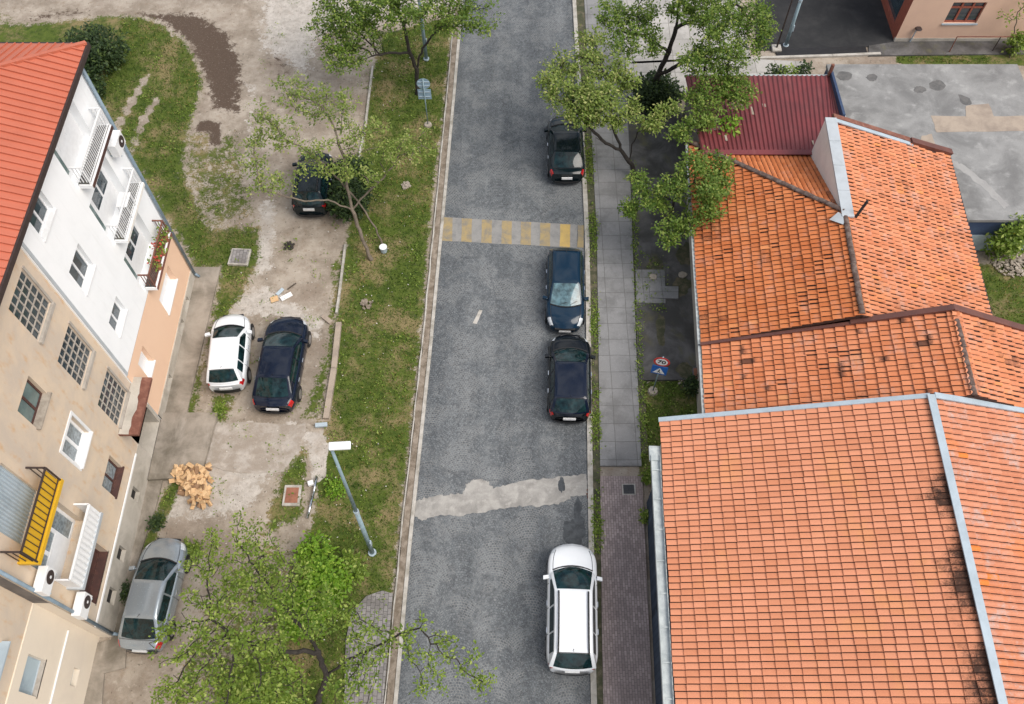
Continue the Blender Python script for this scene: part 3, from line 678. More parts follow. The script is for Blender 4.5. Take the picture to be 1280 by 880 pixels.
# hip face
uH = (-e*(sH-sN)+UPZ*(HC-ZE)); LH = uH.length; uH.normalize()
O = pq(sH, 0, ZE)
b = MB(); pl_ = [(0,0),(WC,0),(WC,LH)]
tiles(b, O, w, uH, pl_, .215, .385, prof=.03, lift=.03, dark=lambda s, t: .15+(.5 if s > WC-.5 else 0), seed=32); under(b, O, w, uH, pl_)
b.build('roof_slope', [M['tile_old'], M['under']], fh, tint=True)['label'] = 'small orange hip slope behind the mossy hip line'
b = MB(); ridge(b, pq(sH, 0, ZE+.05), pq(sN, WC, HC+.05), .11, seed=8); b.build('hip_cap', M['ridge_tile'], fh)
b = MB(); ridge(b, pq(sB+.1, WC, HC+.04), pq(sN-.15, WC, HC+.04), .11, seed=9); b.build('ridge_cap', M['ridge_tile'], fh)
# right slope of the far house
RE = at(1234.5, 381, 3.05); WR = (RE-EV).dot(w)-WC
uR = (-w*WR+UPZ*(HC-3.05)); LR = uR.length; uR.normalize()
O = pq(sB+.06, WC+WR, 3.05); l = sF-sB-.06
lR = (at(1190,195,3.05)-EV).dot(e)-sB-.06
def dkC2(s, t): return .5 if (math.sin(s*4.3+t*2.2)+math.sin(t*3.1-s*2.0)+math.sin(s*1.2)) > 1.0 else .2  # tint darkened in spots for the shadows between tile rolls
pl_ = [(0,0),(lR,0),(l,LR),(0,LR)]
b = MB(); tiles(b, O, e, uR, pl_, .215, .385, prof=.036, lift=.065, dark=dkC2, seed=33, dash=.5); under(b, O, e, uR, pl_)
b.build('roof_slope', [M['tile_right'], M['under']], fh, tint=True)['label'] = 'wide right slope of faded rosy tiles'
nR = uR.cross(e); nR = nR if nR.z > 0 else -nR
pe = [O+e*lR, O+e*l+uR*LR]
b = MB(); flash(b, pe[1]+w*.25, pe[1].lerp(pe[0], .68), .20, .05, nR, .03); b.build('verge_flashing', M['zinc'], fh, recalc=True)
b = MB(); flash(b, pe[1]+e*.22+w*.2, pe[1].lerp(pe[0], .66)+e*.2, .24, .12, nR, .0); b.build('verge_cap', M['rust'], fh, recalc=True)
b = MB(); flash(b, pe[1].lerp(pe[0], .66)+e*.12, pe[0]+e*.12+w*.05, .28, .2, nR, .0); b.build('verge_cap', M['brown_metal'], fh, recalc=True)
# firewall standing along the ridge line
b = MB(); T = .2
for (a, c) in (((sN-.25, HC-.1), (sF, HC+.02)),):
    zb = lambda s: min(HC-.1, ZE+(HC-ZE)*max(0, (sH-s))/(sH-sN)-.2)
    P_ = [pq(sN-.25, WC-.12, 0), pq(sF+.05, WC-.12, 0), pq(sF+.05, WC-.12, HC+.02), pq(sN-.25, WC-.12, HC+.02)]
    Q_ = [p+w*.42 for p in P_]
    b.face(P_); b.face(Q_[::-1])
    for i in range(4): k = (i+1) % 4; b.face([P_[i], Q_[i], Q_[k], P_[k]])
b.build('firewall', M['fire_wall'], fh, recalc=True)
b = MB()
nseg = 4
for k in range(nseg):
    s0 = sN-.3+(sF+.1-sN+.3)*k/nseg; s1 = sN-.3+(sF+.1-sN+.3)*(k+1)/nseg-.012
    b.obox((pq(s0, WC+.10, HC+.06)+pq(s1, WC+.10, HC+.06))/2, e*(s1-s0)/2, w*.24, UPZ*.045)
b.build('coping', M['coping'], fh, recalc=True)
b = MB(); q0 = pq(sN-.35, WC-.15, HC+.1)
b.face([q0-w*.45-UPZ*.18, q0+e*.3-w*.1-UPZ*.05, q0+w*.15+UPZ*.02, q0-e*.35-UPZ*.02]); b.build('flashing_scrap', M['coping'], fh)
b = MB(); q0 = pq(sN-.25, WC+.42, HC); b.cyl(q0, q0+Vector((.25,.2,.75)), .06, .06, 10); b.build('flue', M['black'], fh, smooth=False)
b = MB()
b.face([pq(sB+.06,.4,0), pq(sH-.3,.4,0), pq(sH-.3,.4,ZE), pq(sB+.06,.4,ZE)]); b.face([pq(sH-.3,.4,0), pq(sH-.3,WC,0), pq(sH-.3,WC,ZE), pq(sH-.3,.4,ZE)])
b.face([pq(sB+.06,WC+WR-.3,0), pq(sB+lR,WC+WR-.3,0), pq(sB+lR,WC+WR-.3,3.0), pq(sB+.06,WC+WR-.3,3.0)])
b.face([pq(sF-.05,WC+.3,0), pq(sB+lR,WC+WR-.3,0), pq(sB+lR,WC+WR-.3,2.95), pq(sF-.05,WC+.3,HC-.2)])
b.build('wall', M['plinth'], fh)
# eave gutters of both
for par, s0, s1 in ((mh, sB-NB, sB-.02), (fh, sB+.02, sH)):
    b = MB(); p = pq(s0, -.09, ZE-.05); q = pq(s1, -.09, ZE-.05)
    b.obox((p+q)/2, (q-p)/2, w*.05, UPZ*.045); b.build('gutter', M['gutter'], par, recalc=True)
b = MB(); p = pq(sB+.06, WC+WR+.06, 3.0); q = p+e*lR; b.obox((p+q)/2, (q-p)/2, w*.05, UPZ*.04); b.build('gutter', M['iron'], fh, recalc=True)
# ---- burgundy shed
zj, zf = 3.75, 2.75
P0 = at(1041, 189, zj); P1 = at(1050, 149, 3.45); P2 = at(1035, 95, zf); P3 = at(856, 95, zf); P4 = at(850, 186, zj)
sh = thing('shed', (P2+P3)/2*1.0-Vector((0,2.5,zf)), 'low lean-to shed roofed in corrugated burgundy sheet behind the far house', 'shed')
def corrug(b, c00, c10, c11, c01, n, h=.06):           # across = c00->c10, along = c00->c01
    A_, B_ = [], []
    for i in range(n*4+1):
        t = i/(n*4); z = h*(1 if i % 4 in (1, 2) else 0)
        A_.append(c00.lerp(c10, t)+UPZ*z); B_.append(c01.lerp(c11, t)+UPZ*z)
    b.grid([A_, B_])
rx0, rx1 = P3.x, P2.x+.05
yj = P0.y; yf = P2.y
def rz_(y): return zj+(zf-zj)*(y-yj)/(yf-yj)
b = MB(); corrug(b, Vector((rx0,yj-.15,rz_(yj-.15))), Vector((P0.x+.1,yj-.15,rz_(yj-.15))), Vector((rx1,yf,zf)), Vector((rx0,yf,zf)), 30)
b.build('roof_sheet', M['burgundy'], sh)
b = MB(); corrug(b, Vector((P0.x+.1,yj+.4,rz_(yj+.4)-.01)), Vector((P1.x,yj+.4,rz_(yj+.4)-.01)), Vector((rx1,yf-.01,zf-.01)), Vector((rx1-.02,yf-.01,zf-.01)), 3); b.build('roof_sheet', M['burgundy'], sh)
b = MB(); b.obox(Vector(((rx0+P0.x)/2, yj-.12, rz_(yj)+.06)), Vector(((P0.x-rx0)/2,0,0)), Vector((0,.14,0)), UPZ*.02); b.build('top_flashing', M['burgundy'], sh, recalc=True)
b = MB(); b.obox(Vector(((rx0+rx1)/2, yf+.05, zf-.04)), Vector(((rx1-rx0)/2,0,0)), Vector((0,.05,0)), UPZ*.05); b.build('gutter', M['gutter'], sh, recalc=True)
b = MB(); b.bar(P1+Vector((.12,0,.12)), P2+Vector((.12,0,.12)), .12, .3); b.build('side_flashing', M['mural_blue'], sh, recalc=True)
b = MB(); b.bar(P1+Vector((.28,0,-.05)), P2+Vector((.28,-1.5,-.05)), .10, .06); b.build('edge_strip', M['coping'], sh, recalc=True)
b = MB(); b.box((P2.x-.05,P2.y-.1,0), (P2.x+.08,P2.y+.03,zf+.75)); b.build('post', M['rust'], sh, recalc=True)
b = MB()
for (xa, ya, xb, yb) in ((rx0+.3,yj,rx0+.3,yf-.15),(rx0+.3,yf-.15,rx1-.1,yf-.15),(rx1-.1,yf-.15,P1.x,yj)):
    b.face([Vector((xa,ya,0)), Vector((xb,yb,0)), Vector((xb,yb,rz_(yb)-.05)), Vector((xa,ya,rz_(ya)-.05))])
b.build('wall', M['shaded_dirt_wall'], sh)
for i, (px, py, ln, ww) in enumerate(((936,104,.5,.14),(955,132,.25,.15),(939,140,.6,.14),(905,181,.4,.1),(1013,188,.3,.12))):
    yy = at(px,py,3.2).y; c = Vector((at(px,py,3.2).x, yy, rz_(yy)+.045)); b = MB(); b.obox(c, Vector((ww/2,0,0)), Vector((0,ln/2,-.16*ln/2)), UPZ*.006); b.build('sheet_patch', M['cement'], sh, recalc=True)
for i, (px, py, r_) in enumerate(((922,128,.5),(893,161,.42),(870,120,.5))):
    yy = at(px,py,3.2).y; c = Vector((at(px,py,3.2).x, yy, rz_(yy)+.05)); b = MB()
    b.obox(c, Vector((r_*.8,0,0)), Vector((0,r_,-.155*r_)), UPZ*.006); b.build('mossy_patch', M['ridge_tile'], sh, recalc=True)
# ---- flat roofed garage
gz = 2.4
gr = thing('garage', (20, 29.5, 0), 'flat-roofed garage with patched bleached concrete roof and painted wall', 'garage')
gx0, gx1 = at(1050,150,gz).x+.05, 25.45; gy0, gy1 = at(1270,275,gz).y, at(1150,80,gz).y
b = MB(); b.box((gx0,gy0,gz-.18), (gx1,gy1,gz)); b.build('roof', M['garage_roof'], gr, recalc=True, bevel=.02)
b = MB(); b.box((gx0+.05,gy0+.06,0), (gx1-.05,gy1-.05,gz-.184)); b.build('wall', M['mural_blue'], gr, recalc=True)
b = MB(); b.box((gx0+.1,gy0+.035,.1), (gx1-.1,gy0+.057,1.25)); b.build('painted_band', M['mural_pale'], gr, recalc=True)
c = at(1277,290,1.75); c.y = gy0
b = MB(); 
for x0, z0, x1, z1 in ((-.5,-.35,.1,.4),(-.5,-.35,.8,-.35)): b.bar(Vector((c.x+x0,gy0+.045,c.z+z0)), Vector((c.x+x1,gy0+.045,c.z+z1)), .03, .14, up=Vector((0,-1,0)))
b.build('painted_arch', M['mural_yellow'], gr)
b = MB(); b.face([Vector((c.x-.38,gy0+.04,c.z-.28)), Vector((c.x+.8,gy0+.04,c.z-.28)), Vector((c.x+.8,gy0+.04,c.z+.45)), Vector((c.x+.12,gy0+.04,c.z+.38))]); b.build('painted_panel', M['black'], gr)
def gsheet(name, pts, mat, dz=.004, sub=4, jit=.05):
    r = random.Random(int(pts[0][0])); q = [at(p[0], p[1], gz) for p in pts]; ww = []
    for a, c in zip(q, q[1:]+q[:1]):
        for k in range(sub): ww.append(a.lerp(c, k/sub)+Vector((r.uniform(-jit,jit), r.uniform(-jit,jit), 0)))
    b = MB(); b.prism([(p.x,p.y) for p in ww], gz-.02, gz+dz); return b.build(name, mat, gr, recalc=True)
gsheet('cement_patch', [(1164,145),(1300,145),(1300,164),(1170,165)], M['cement'], .008, 6, .03)
gsheet('cement_patch', [(1207,132),(1236,130),(1242,146),(1208,147)], M['cement'], .012, 4, .03)
for (px, py, rx, ry) in ((1055,95,10.5,6.2),(1090,97,7.5,4.6),(1150,112,7.4,4.5),(1171,107,11,6.6)):
    gsheet('repair_spot', [(px+rx*math.cos(t)*random.uniform(.85,1.1), py+ry*math.sin(t)*random.uniform(.85,1.1)) for t in np.linspace(0, 2*math.pi, 13)[:-1]], M['darkpatch'], .005, 2, .03)
gsheet('repair_spot', [(1152,170),(1165,168),(1168,180),(1152,182)], M['cement'], .005, 3, .06)
gsheet('repair_spot', [(1198,118),(1212,122),(1215,130),(1203,131)], M['darkpatch'], .005, 3, .06)
gsheet('spilled_streak', [(1188,198),(1205,207),(1230,225),(1262,256),(1256,260),(1225,232),(1205,216),(1190,206)], M['faint'], .003, 6, .06)
# ---- peach building top right
pc = at(1117, 52)
pb = thing('peach_building', pc, 'peach rendered building with rust-red window and door frames at the top right', 'building')
wl = MB(); x0, y0 = pc.x, pc.y; HH = 5.5
def onY(px, py):                                          # on its front plane
    u_ = (px-640)/F; v_ = (py-440)/F; dx, dy, dz = u_, cT-v_*sT, -(sT+v_*cT); t = y0/dy
    return Vector((dx*t, y0, CH+dz*t))
win = [onY(1179,29), onY(1220,29), onY(1231,3), onY(1190,3)]
wx0, wx1 = win[0].x, win[1].x; wz0, wz1 = win[0].z, win[2].z
def wall_holes(b, org, ds, s0, s1, h0, h1, holes, depth, inn, m=0, mr=0):
    """a wall with real openings: org + ds*s + z*h; inn = inward unit vector"""
    ss = sorted({s0, s1, *[x for h in holes for x in (h[0], h[1]) if s0 < x < s1]}); hh = sorted({h0, h1, *[x for h in holes for x in (h[2], h[3]) if h0 < x < h1]})
    P_ = lambda s, h, d=0: org+ds*s+UPZ*h+inn*d
    for a, c in zip(ss, ss[1:]):
        for f, k in zip(hh, hh[1:]):
            mx, mz = (a+c)/2, (f+k)/2
            if any(h[0] < mx < h[1] and h[2] < mz < h[3] for h in holes): continue
            b.face([P_(a,f), P_(c,f), P_(c,k), P_(a,k)], m)
    for h in holes:
        a, c, f, k = h[:4]; d = h[4] if len(h) > 4 else depth
        b.face([P_(a,f), P_(a,k), P_(a,k,d), P_(a,f,d)], mr); b.face([P_(c,f), P_(c,f,d), P_(c,k,d), P_(c,k)], mr)
        b.face([P_(a,k), P_(c,k), P_(c,k,d), P_(a,k,d)], mr); b.face([P_(a,f), P_(a,f,d), P_(c,f,d), P_(c,f)], mr)
X1 = Vector((1,0,0)); Y1 = Vector((0,1,0))
wall_holes(wl, Vector((0,y0,0)), X1, x0+.02, x0+14, .25, HH, [(wx0,wx1,wz0,wz1)], .18, Y1)
wl.face([Vector((x0+14,y0,.25)), Vector((x0+14,y0+10,.25)), Vector((x0+14,y0+10,HH)), Vector((x0+14,y0,HH))])
wl.face([Vector((x0+.02,y0+10,.25)), Vector((x0+14,y0+10,.25)), Vector((x0+14,y0+10,HH)), Vector((x0+.02,y0+10,HH))])
wl.build('wall', M['pink_wall'], pb)
b = MB(); wall_holes(b, Vector((x0+.02,0,0)), Y1, y0, y0+10, 0, HH, [(y0+.9,y0+4.5,.4,3.2)], .15, X1); b.build('side_wall', M['red_frame'], pb)
b = MB(); b.face([Vector((x0+.17,y0+.9,.4)), Vector((x0+.17,y0+4.5,.4)), Vector((x0+.17,y0+4.5,3.2)), Vector((x0+.17,y0+.9,3.2))]); b.build('shop_window', M['glass'], pb)
b = MB(); b.box((x0,y0-.03,0), (x0+14,y0+.1,.246)); b.build('plinth', M['plinth'], pb, recalc=True)
b = MB(); b.prism([(x0-.3,y0-.3),(x0+14.3,y0-.3),(x0+14.3,y0+10.3),(x0-.3,y0+10.3)], HH, HH+.2); b.build('roof', M['orange_metal'], pb, recalc=True)
wf = MB()
for s in np.linspace(wx0, wx1, 4): wf.box((s-.05,y0+.08,wz0), (s+.05,y0+.15,wz1))
for h in (wz0+.04, wz1-.04, wz1-.38): wf.box((wx0,y0+.085,h-.05), (wx1,y0+.145,h+.05))
wfo = wf.build('window', M['red_frame'], pb, recalc=True)
b = MB(); b.box((wx0,y0+.15,wz0), (wx1,y0+.17,wz1)); b.build('pane', M['glass'], wfo, recalc=True)
b = MB(); b.box((wx0-.08,y0-.08,wz0-.07), (wx1+.08,y0+.1,wz0-.003)); b.build('sill', M['zinc'], wfo, recalc=True)
# ================================================================== APARTMENT BLOCKS ON THE LEFT
XW, XB, XC = -14.66, -14.72, -15.25
DN = Vector((-1,0,0))
def fpt(y, z, x=XB): return Vector((x, y, z))
def window(par, y0, y1, z0, z1, xf, depth, frame, panes=2, glass='glass', sill='white_paint', fw=.07, head=True, split=None, sillout=.06):
    """frame + panes + sill standing at the back of an opening y0..y1, z0..z1"""
    xg = xf-depth; b = MB()
    def bx(a, c, f, k, d=.05): b.box((xg-.01, a, f), (xg-.01+d, c, k))
    bx(y0+.002, y0+fw, z0+.002, z1-.002); bx(y1-fw, y1-.002, z0+.002, z1-.002); bx(y0+fw, y1-fw, z0+.002, z0+fw, .048); bx(y0+fw, y1-fw, z1-fw, z1-.002, .048)
    for k in range(1, panes):
        c = y0+(y1-y0)*k/panes; bx(c-fw*.6, c+fw*.6, z0+fw, z1-fw, .046)
    wo = b.build('window', M[frame], par, recalc=True)
    g_ = MB(); g_.box((xg-.03, y0+.01, z0+.01), (xg+.005, y1-.01, z1-.01)); g_.build('pane', M[glass], wo, recalc=True)
    if sill:
        s_ = MB(); s_.box((xg+.045, y0-.04, z0-.05), (xf+sillout, y1+.04, z0+.012)); s_.build('sill', M[sill], wo, recalc=True)
    return wo
wb = thing('apartment_block', (XW, 19.3, 0), 'white apartment block with peach ground floor and three shallow balconies at the far left', 'building', 'attached apartment blocks')
bb = thing('apartment_block', (XB, 11.3, 0), 'weathered beige apartment block with glass-brick stair windows, middle of the three attached blocks', 'building', 'attached apartment blocks')
cb = thing('apartment_block', (XC, 3, 0), 'set-back beige block with cream ground floor in the bottom left corner', 'building', 'attached apartment blocks')
FL = (10.40, 7.35, 4.25); EZ = 12.95
# openings
W1 = [(16.62,17.87,11.2,12.5), (16.65,17.86,8.12,9.44), (16.7,17.88,5.22,6.2)]
LO = [(19.4,21.75,f,f+2.1) for f in FL]
b = MB(); wall_holes(b, Vector((XW,0,0)), Y1, 15.7, 23.05, 3.92, EZ, [(*h,.2) for h in W1]+[(*h,(.3)) for i, h in enumerate(LO)], .2, DN)
b.face([fpt(23.05,3.92,XW), fpt(23.05,3.92,-26), fpt(23.05,EZ,-26), fpt(23.05,EZ,XW)]); b.face([fpt(15.7,0,XW), fpt(15.7,0,XB-.3), fpt(15.7,EZ,XB-.3), fpt(15.7,EZ,XW)])
b.face([fpt(15.7,0,-26), fpt(15.7,EZ,-26), fpt(23.05,EZ,-26), fpt(23.05,0,-26)])
b.build('wall', M['white_wall'], wb)
PW = [(19.9,21.7,1.75,2.85,.3), (16.6,17.45,2.05,3.3,.25)]
b = MB(); wall_holes(b, Vector((XW+.004,0,0)), Y1, 15.702, 23.06, .62, 3.917, PW, .25, DN)
b.face([fpt(23.06,.62,XW), fpt(23.06,.62,-26), fpt(23.06,3.917,-26), fpt(23.06,3.917,XW)]); b.build('ground_floor_wall', M['peach_wall'], wb)
PLW = [(21.0,21.7,.12,.5,.3), (19.8,20.5,.12,.5,.3), (17.0,17.7,.12,.5,.3)]
b = MB(); wall_holes(b, Vector((XW+.05,0,0)), Y1, 15.705, 23.1, 0, .62, PLW, .3, DN); b.face([fpt(15.705,.62,XW+.05), fpt(23.1,.62,XW+.05), fpt(23.1,.62,XW), fpt(15.705,.62,XW)])
b.face([fpt(23.1,0,XW+.05), fpt(23.1,0,-26), fpt(23.1,.62,-26), fpt(23.1,.62,XW+.05)]); b.build('plinth', M['plinth'], wb)
for h in PLW: b = MB(); b.box((XW-.27, h[0], h[2]), (XW-.24, h[1], h[3])); b.build('cellar_window', M['black'], wb, recalc=True)
for h in W1: window(wb, *h, XW, .2, 'white_paint')
for h in PW: window(wb, *h[:4], XW+.004, h[4], 'white_paint', glass='white_paint', panes=1, sill='white_paint')
def railing(par, y0, y1, xo, xi, zf, mat, h=.82, band=.0, gap=.115, bars=True):
    b = MB(); r = .02
    b.bar((xo,y0,zf+h), (xo,y1,zf+h), .05, .05); b.bar((xo,y0,zf+.12), (xo,y1,zf+.12), .03, .03)
    for y in (y0, y1): b.bar((xi,y,zf+h), (xo,y,zf+h), .05, .05); b.bar((xo,y,zf), (xo,y,zf+h), .045, .045)
    if bars:
        for y in np.arange(y0+gap, y1-.02, gap): b.bar((xo,float(y),zf+.1), (xo,float(y),zf+h), (.028 if mat != 'iron' else .018), .02)
        for y in (y0, y1):
            for x in np.arange(xi+.1, xo, gap): b.bar((float(x),y,zf+.1), (float(x),y,zf+h), .024, .024)
    if band: b.box((xo-.02,y0,zf+h-band), (xo+.012,y1,zf+h))
    return b.build('railing', M[mat], par, recalc=True)
for i, f in enumerate(FL):
    y0, y1 = 19.6, 22.3; xo = XW+.42
    b = MB(); b.box((XW-.02,y0-.05,f-.16), (xo+.05,y1+.05,f)); bal = b.build('balcony', M['white_wall' if i else 'white_paint'], wb, recalc=True)
    b = MB(); b.box((xo+.051,y0-.05,f-.15), (xo+.07,y1+.05,f-.01)); b.build('edge', M[('brown_frame','fire_wall','rust')[i]], bal, recalc=True)
    b = MB(); b.box((XW,y0,f+.002), (xo-.03,y1,f+.012)); b.build('floor', M['yard'], bal, recalc=True)
    rl = railing(wb, y0, y1, xo, XW, f, ('white_paint','white_paint','rust')[i], band=.0)
    h = LO[i]; dp = .3
    # glazed door and window in one white frame
    xg = XW-dp; b = MB(); b.box((xg-.05,h[0],h[2]), (xg,h[1],h[3]))
    do = b.build('balcony_door', M['white_paint'], wb, recalc=True)
    g_ = MB(); g_.box((xg+.001,19.47,f+.25), (xg+.012,19.95,f+2.0)); g_.build('pane', M['glass_teal'], do, recalc=True)
    for a, c in ((20.15,20.75),(20.88,21.5)):
        g_ = MB(); g_.box((xg+.001,a,f+1.0), (xg+.012,c,f+1.98)); g_.build('pane', M['glass' if i else 'white_paint'], do, recalc=True)
# down pipe and gutter
b = MB(); b.tube([Vector((-14.55,23.0,EZ-.1)), Vector((-14.55,23.0,.35)), Vector((-14.40,23.0,.12))], .065, 10); b.build('downpipe', M['pipe'], wb, smooth=True)
b = MB(); b.bar((XW+.01,15.78,3.95), (XW+.01,15.78,EZ-.1), .05, .12); b.build('corner_strip', M['coping'], wb, recalc=True)
# roof: standing-seam hip
EX = -14.22; EY = 23.42; SL = math.tan(R(21))
def metal_roof(par, y0, y1, hip):
    run = 5.6; b = MB(); E0, E1 = Vector((EX,y0,EZ+.1)), Vector((EX,y1,EZ+.1))
    if hip: b.face([E0, E1, Vector((EX-run,y1-run,EZ+.1+run*SL)), Vector((EX-run,y0,EZ+.1+run*SL))])
    else: b.face([E0, E1, Vector((EX-run,y1,EZ+.1+run*SL)), Vector((EX-run,y0,EZ+.1+run*SL))])
    b.face([Vector((EX-run,y0,EZ+.1+run*SL)), Vector((EX-run,y1-(run if hip else 0),EZ+.1+run*SL)), Vector((EX-2*run,y1,EZ+.1)), Vector((EX-2*run,y0,EZ+.1))])
    if hip: b.face([E1, Vector((EX-2*run,y1,EZ+.1)), Vector((EX-run,y1-run,EZ+.1+run*SL))])
    y = y1-.12
    while y > y0:
        L = min(run, (y1-y) if hip else run)
        if L > .05: b.bar(Vector((EX,y,EZ+.115)), Vector((EX-L,y,EZ+.115+L*SL)), .05, .10)
        y -= .27
    if hip:
        x = EX-.2
        while x > EX-2*run+.2:
            L = min(abs(x-EX), abs(x-EX+2*run)); b.bar(Vector((x,y1,EZ+.115)), Vector((x,y1-L,EZ+.115+L*SL)), .035, .05); x -= .27
    o = b.build('roof', M['orange_metal'], par, recalc=False)
    if hip:
        b = MB(); b.bar(E1+Vector((0,0,.03)), Vector((EX-run,y1-run,EZ+.13+run*SL)), .14, .09); b.build('hip_cap', M['orange_metal'], o, recalc=True)
    b = MB(); b.box((EX-.02,y0,EZ-.1), (EX+.07,y1+(.07 if hip else 0),EZ+.095))
    if hip: b.box((EX-11.2,y1,EZ-.1), (EX-.021,y1+.07,EZ+.095))
    b.build('fascia', M['iron'], par, recalc=True)
    b = MB(); b.face([Vector((EX-.02,y0,EZ-.02)), Vector((EX-.02,y1,EZ-.02)), Vector((XC-.3,y1,EZ-.02)), Vector((XC-.3,y0,EZ-.02))]); b.build('soffit', M['white_wall'], par)
metal_roof(wb, 15.7, EY, True); metal_roof(bb, 6.9, 15.698, False); metal_roof(cb, -8, 6.898, False)
# ---- beige block
GRD = [(13.78,15.2,9.8,11.65,.10), (13.8,15.22,6.68,8.5,.10), (13.8,15.25,3.5,5.35,.10)]
WBN = [(11.4,12.6,8.55,9.75,.18), (11.38,12.68,5.42,6.84,.2), (11.42,12.62,2.42,3.62,.2)]
DR = [(8.0,9.75,7.45,9.75,.2), (7.62,9.88,4.3,6.72,.3), (7.62,9.52,1.95,3.35,.35), (13.95,15.55,.22,2.75,.8)]
b = MB(); wall_holes(b, Vector((XB,0,0)), Y1, 6.9, 15.7, 1.62, EZ, GRD+WBN+DR[:3]+[(13.95,15.55,1.62,2.75,.8)], .2, DN)
b.face([fpt(6.9,5.1,XB), fpt(6.9,EZ,XB), fpt(6.9,EZ,-26), fpt(6.9,5.1,-26)]); b.build('wall', M['beige_wall'], bb)
CW = [(11.9,12.35,.55,1.25,.2), (9.5,10.0,.6,1.25,.2), (7.9,8.45,.6,1.25,.2)]
b = MB(); wall_holes(b, Vector((XB+.03,0,0)), Y1, 6.88, 15.69, 0, 1.62, CW+[(13.95,15.55,.22,1.62,.8)], .2, DN); b.face([fpt(6.88,1.62,XB+.03), fpt(15.69,1.62,XB+.03), fpt(15.69,1.62,XB), fpt(6.88,1.62,XB)]); b.build('plinth', M['plinth'], bb)
for h in CW: b = MB(); b.box((XB-.17,h[0],h[2]), (XB-.14,h[1],h[3])); b.build('cellar_window', M['black'], bb, recalc=True)
b = MB(); b.face([fpt(6.897,5.1,XB), fpt(6.897,EZ-.05,XB), fpt(6.897,EZ-.05,XC), fpt(6.897,5.1,XC)]); b.build('side_wall', M['shaded_dirt_wall'], bb)
b = MB(); b.bar((XB+.05,6.9,1.68), (XB+.05,13.5,1.68), .05, .09); b.build('white_pipe', M['white_paint'], bb, recalc=True)
for h in GRD:
    y0, y1, z0, z1, d = h; b = MB(); x = XB-.055
    for k in range(6): y = y0+(y1-y0)*k/5; b.box((x-.01,max(y0,y-.024),z0), (x+.02,min(y1,y+.024),z1))
    for k in range(6): z = z0+(z1-z0)*k/5; b.box((x-.008,y0+.003,max(z0,z-.026)), (x+.017,y1-.003,min(z1,z+.026)))
    wo = b.build('stair_window', M['grey_frame'], bb)
    b = MB(); b.box((XB-.11,y0,z0), (XB-.075,y1,z1)); b.build('pane', M['glass'], wo, recalc=True)
    b = MB(); b.box((XB-.02,y0-.04,z0-.14), (XB+.1,y1+.05,z0-.002)); b.build('sill', M['grey_frame'], wo, recalc=True)
    b = MB(); b.box((XB-.01,y1+.002,z0), (XB+.05,y1+.09,z1+.06)); b.build('frame', M['grey_frame'], wo, recalc=True)
window(bb, *WBN[0][:4], XB, .18, 'brown_frame', glass='glass_teal', sill='stone', sillout=.14)
window(bb, *WBN[1][:4], XB, .2, 'white_paint', glass='curtain', sill='white_paint', sillout=.12, fw=.1)
wo = [c for c in bb.children if c.name.startswith('window')][-1]
b = MB(); y0, y1, z0, z1 = WBN[1][:4]
for a in ((y0-.1,y0,z0-.1,z1+.12),(y1,y1+.1,z0-.1,z1+.12),(y0,y1,z1,z1+.12)): b.box((XB+.002,a[0],a[2]), (XB+.035,a[1],a[3]))
b.build('surround', M['white_paint'], wo, recalc=True)
window(bb, *WBN[2][:4], XB, .2, 'brown_frame', glass='curtain', sill='brown_frame', sillout=.06)
window(bb, *DR[2][:4], XB, .35, 'brown_frame', glass='brown_frame', panes=1, sill='brown_frame', sillout=.0)
# louvred shutter door behind the yellow balcony
y0, y1, z0, z1 = DR[0][:4]; b = MB()
for k in range(15): y = y0+.05+(y1-y0-.1)*k/14; b.obox(Vector((XB-.12,y,(z0+z1)/2)), Vector((.03,.02,0)), Vector((-.02,.045,0)), UPZ*(z1-z0)/2)
so = b.build('shutter_door', M['zinc'], bb, recalc=True)
b = MB(); b.box((XB-.21,y0,z0), (XB-.18,y1,z1)); b.build('backing', M['iron'], so, recalc=True)
wo = window(bb, *DR[1][:4], XB, .3, 'white_paint', panes=3, glass='curtain', sill=None, fw=.11)
b = MB(); xx = XB-.3; b.box((xx+.006,7.72,4.35), (xx+.05,9.1,5.35)); b.build('door_panel', M['white_paint'], wo, recalc=True)
# yellow balcony
yo0, yo1, f = 7.5, 10.1, 7.5; xo = XB+.6
b = MB(); b.box((XB-.02,yo0-.05,f-.16), (xo+.04,yo1+.05,f)); b.build('balcony', M['yellow'], bb, recalc=True)['label'] = 'yellow painted balcony slab'
railing(bb, yo0, yo1, xo, XB, f, 'iron', h=1.0, gap=.2)
b = MB(); b.box((xo-.06,yo0+.04,f+.03), (xo-.04,yo1-.04,f+.86)); b.build('balcony_panel', M['yellow'], bb, recalc=True)
# white balcony
f = 4.28; y0, y1 = 7.6, 10.15; xo = XB+.5
b = MB(); b.box((XB-.02,y0-.05,f-.16), (xo+.05,y1+.05,f)); b.build('balcony', M['coping'], bb, recalc=True)['label'] = 'white balcony slab below the yellow one'
b = MB(); n = 54
A_ = [Vector((xo+(.035 if (i//2) % 2 else 0), y0+(y1-y0)*i/n, f-.1)) for i in range(n+1)]; b.grid([A_, [p+UPZ*.95 for p in A_]])
for y in (y0, y1): b.face([Vector((XB,y,f-.1)), Vector((xo,y,f-.1)), Vector((xo,y,f+.85)), Vector((XB,y,f+.85))])
b.build('balcony_panel', M['white_paint'], bb)
b = MB(); b.bar((xo+.015,y0,f+.9), (xo+.015,y1,f+.9), .08, .06)
for y in (y0, y1): b.bar((XB,y,f+.9), (xo,y,f+.9), .06, .06)
b.build('handrail', M['white_paint'], bb, recalc=True)
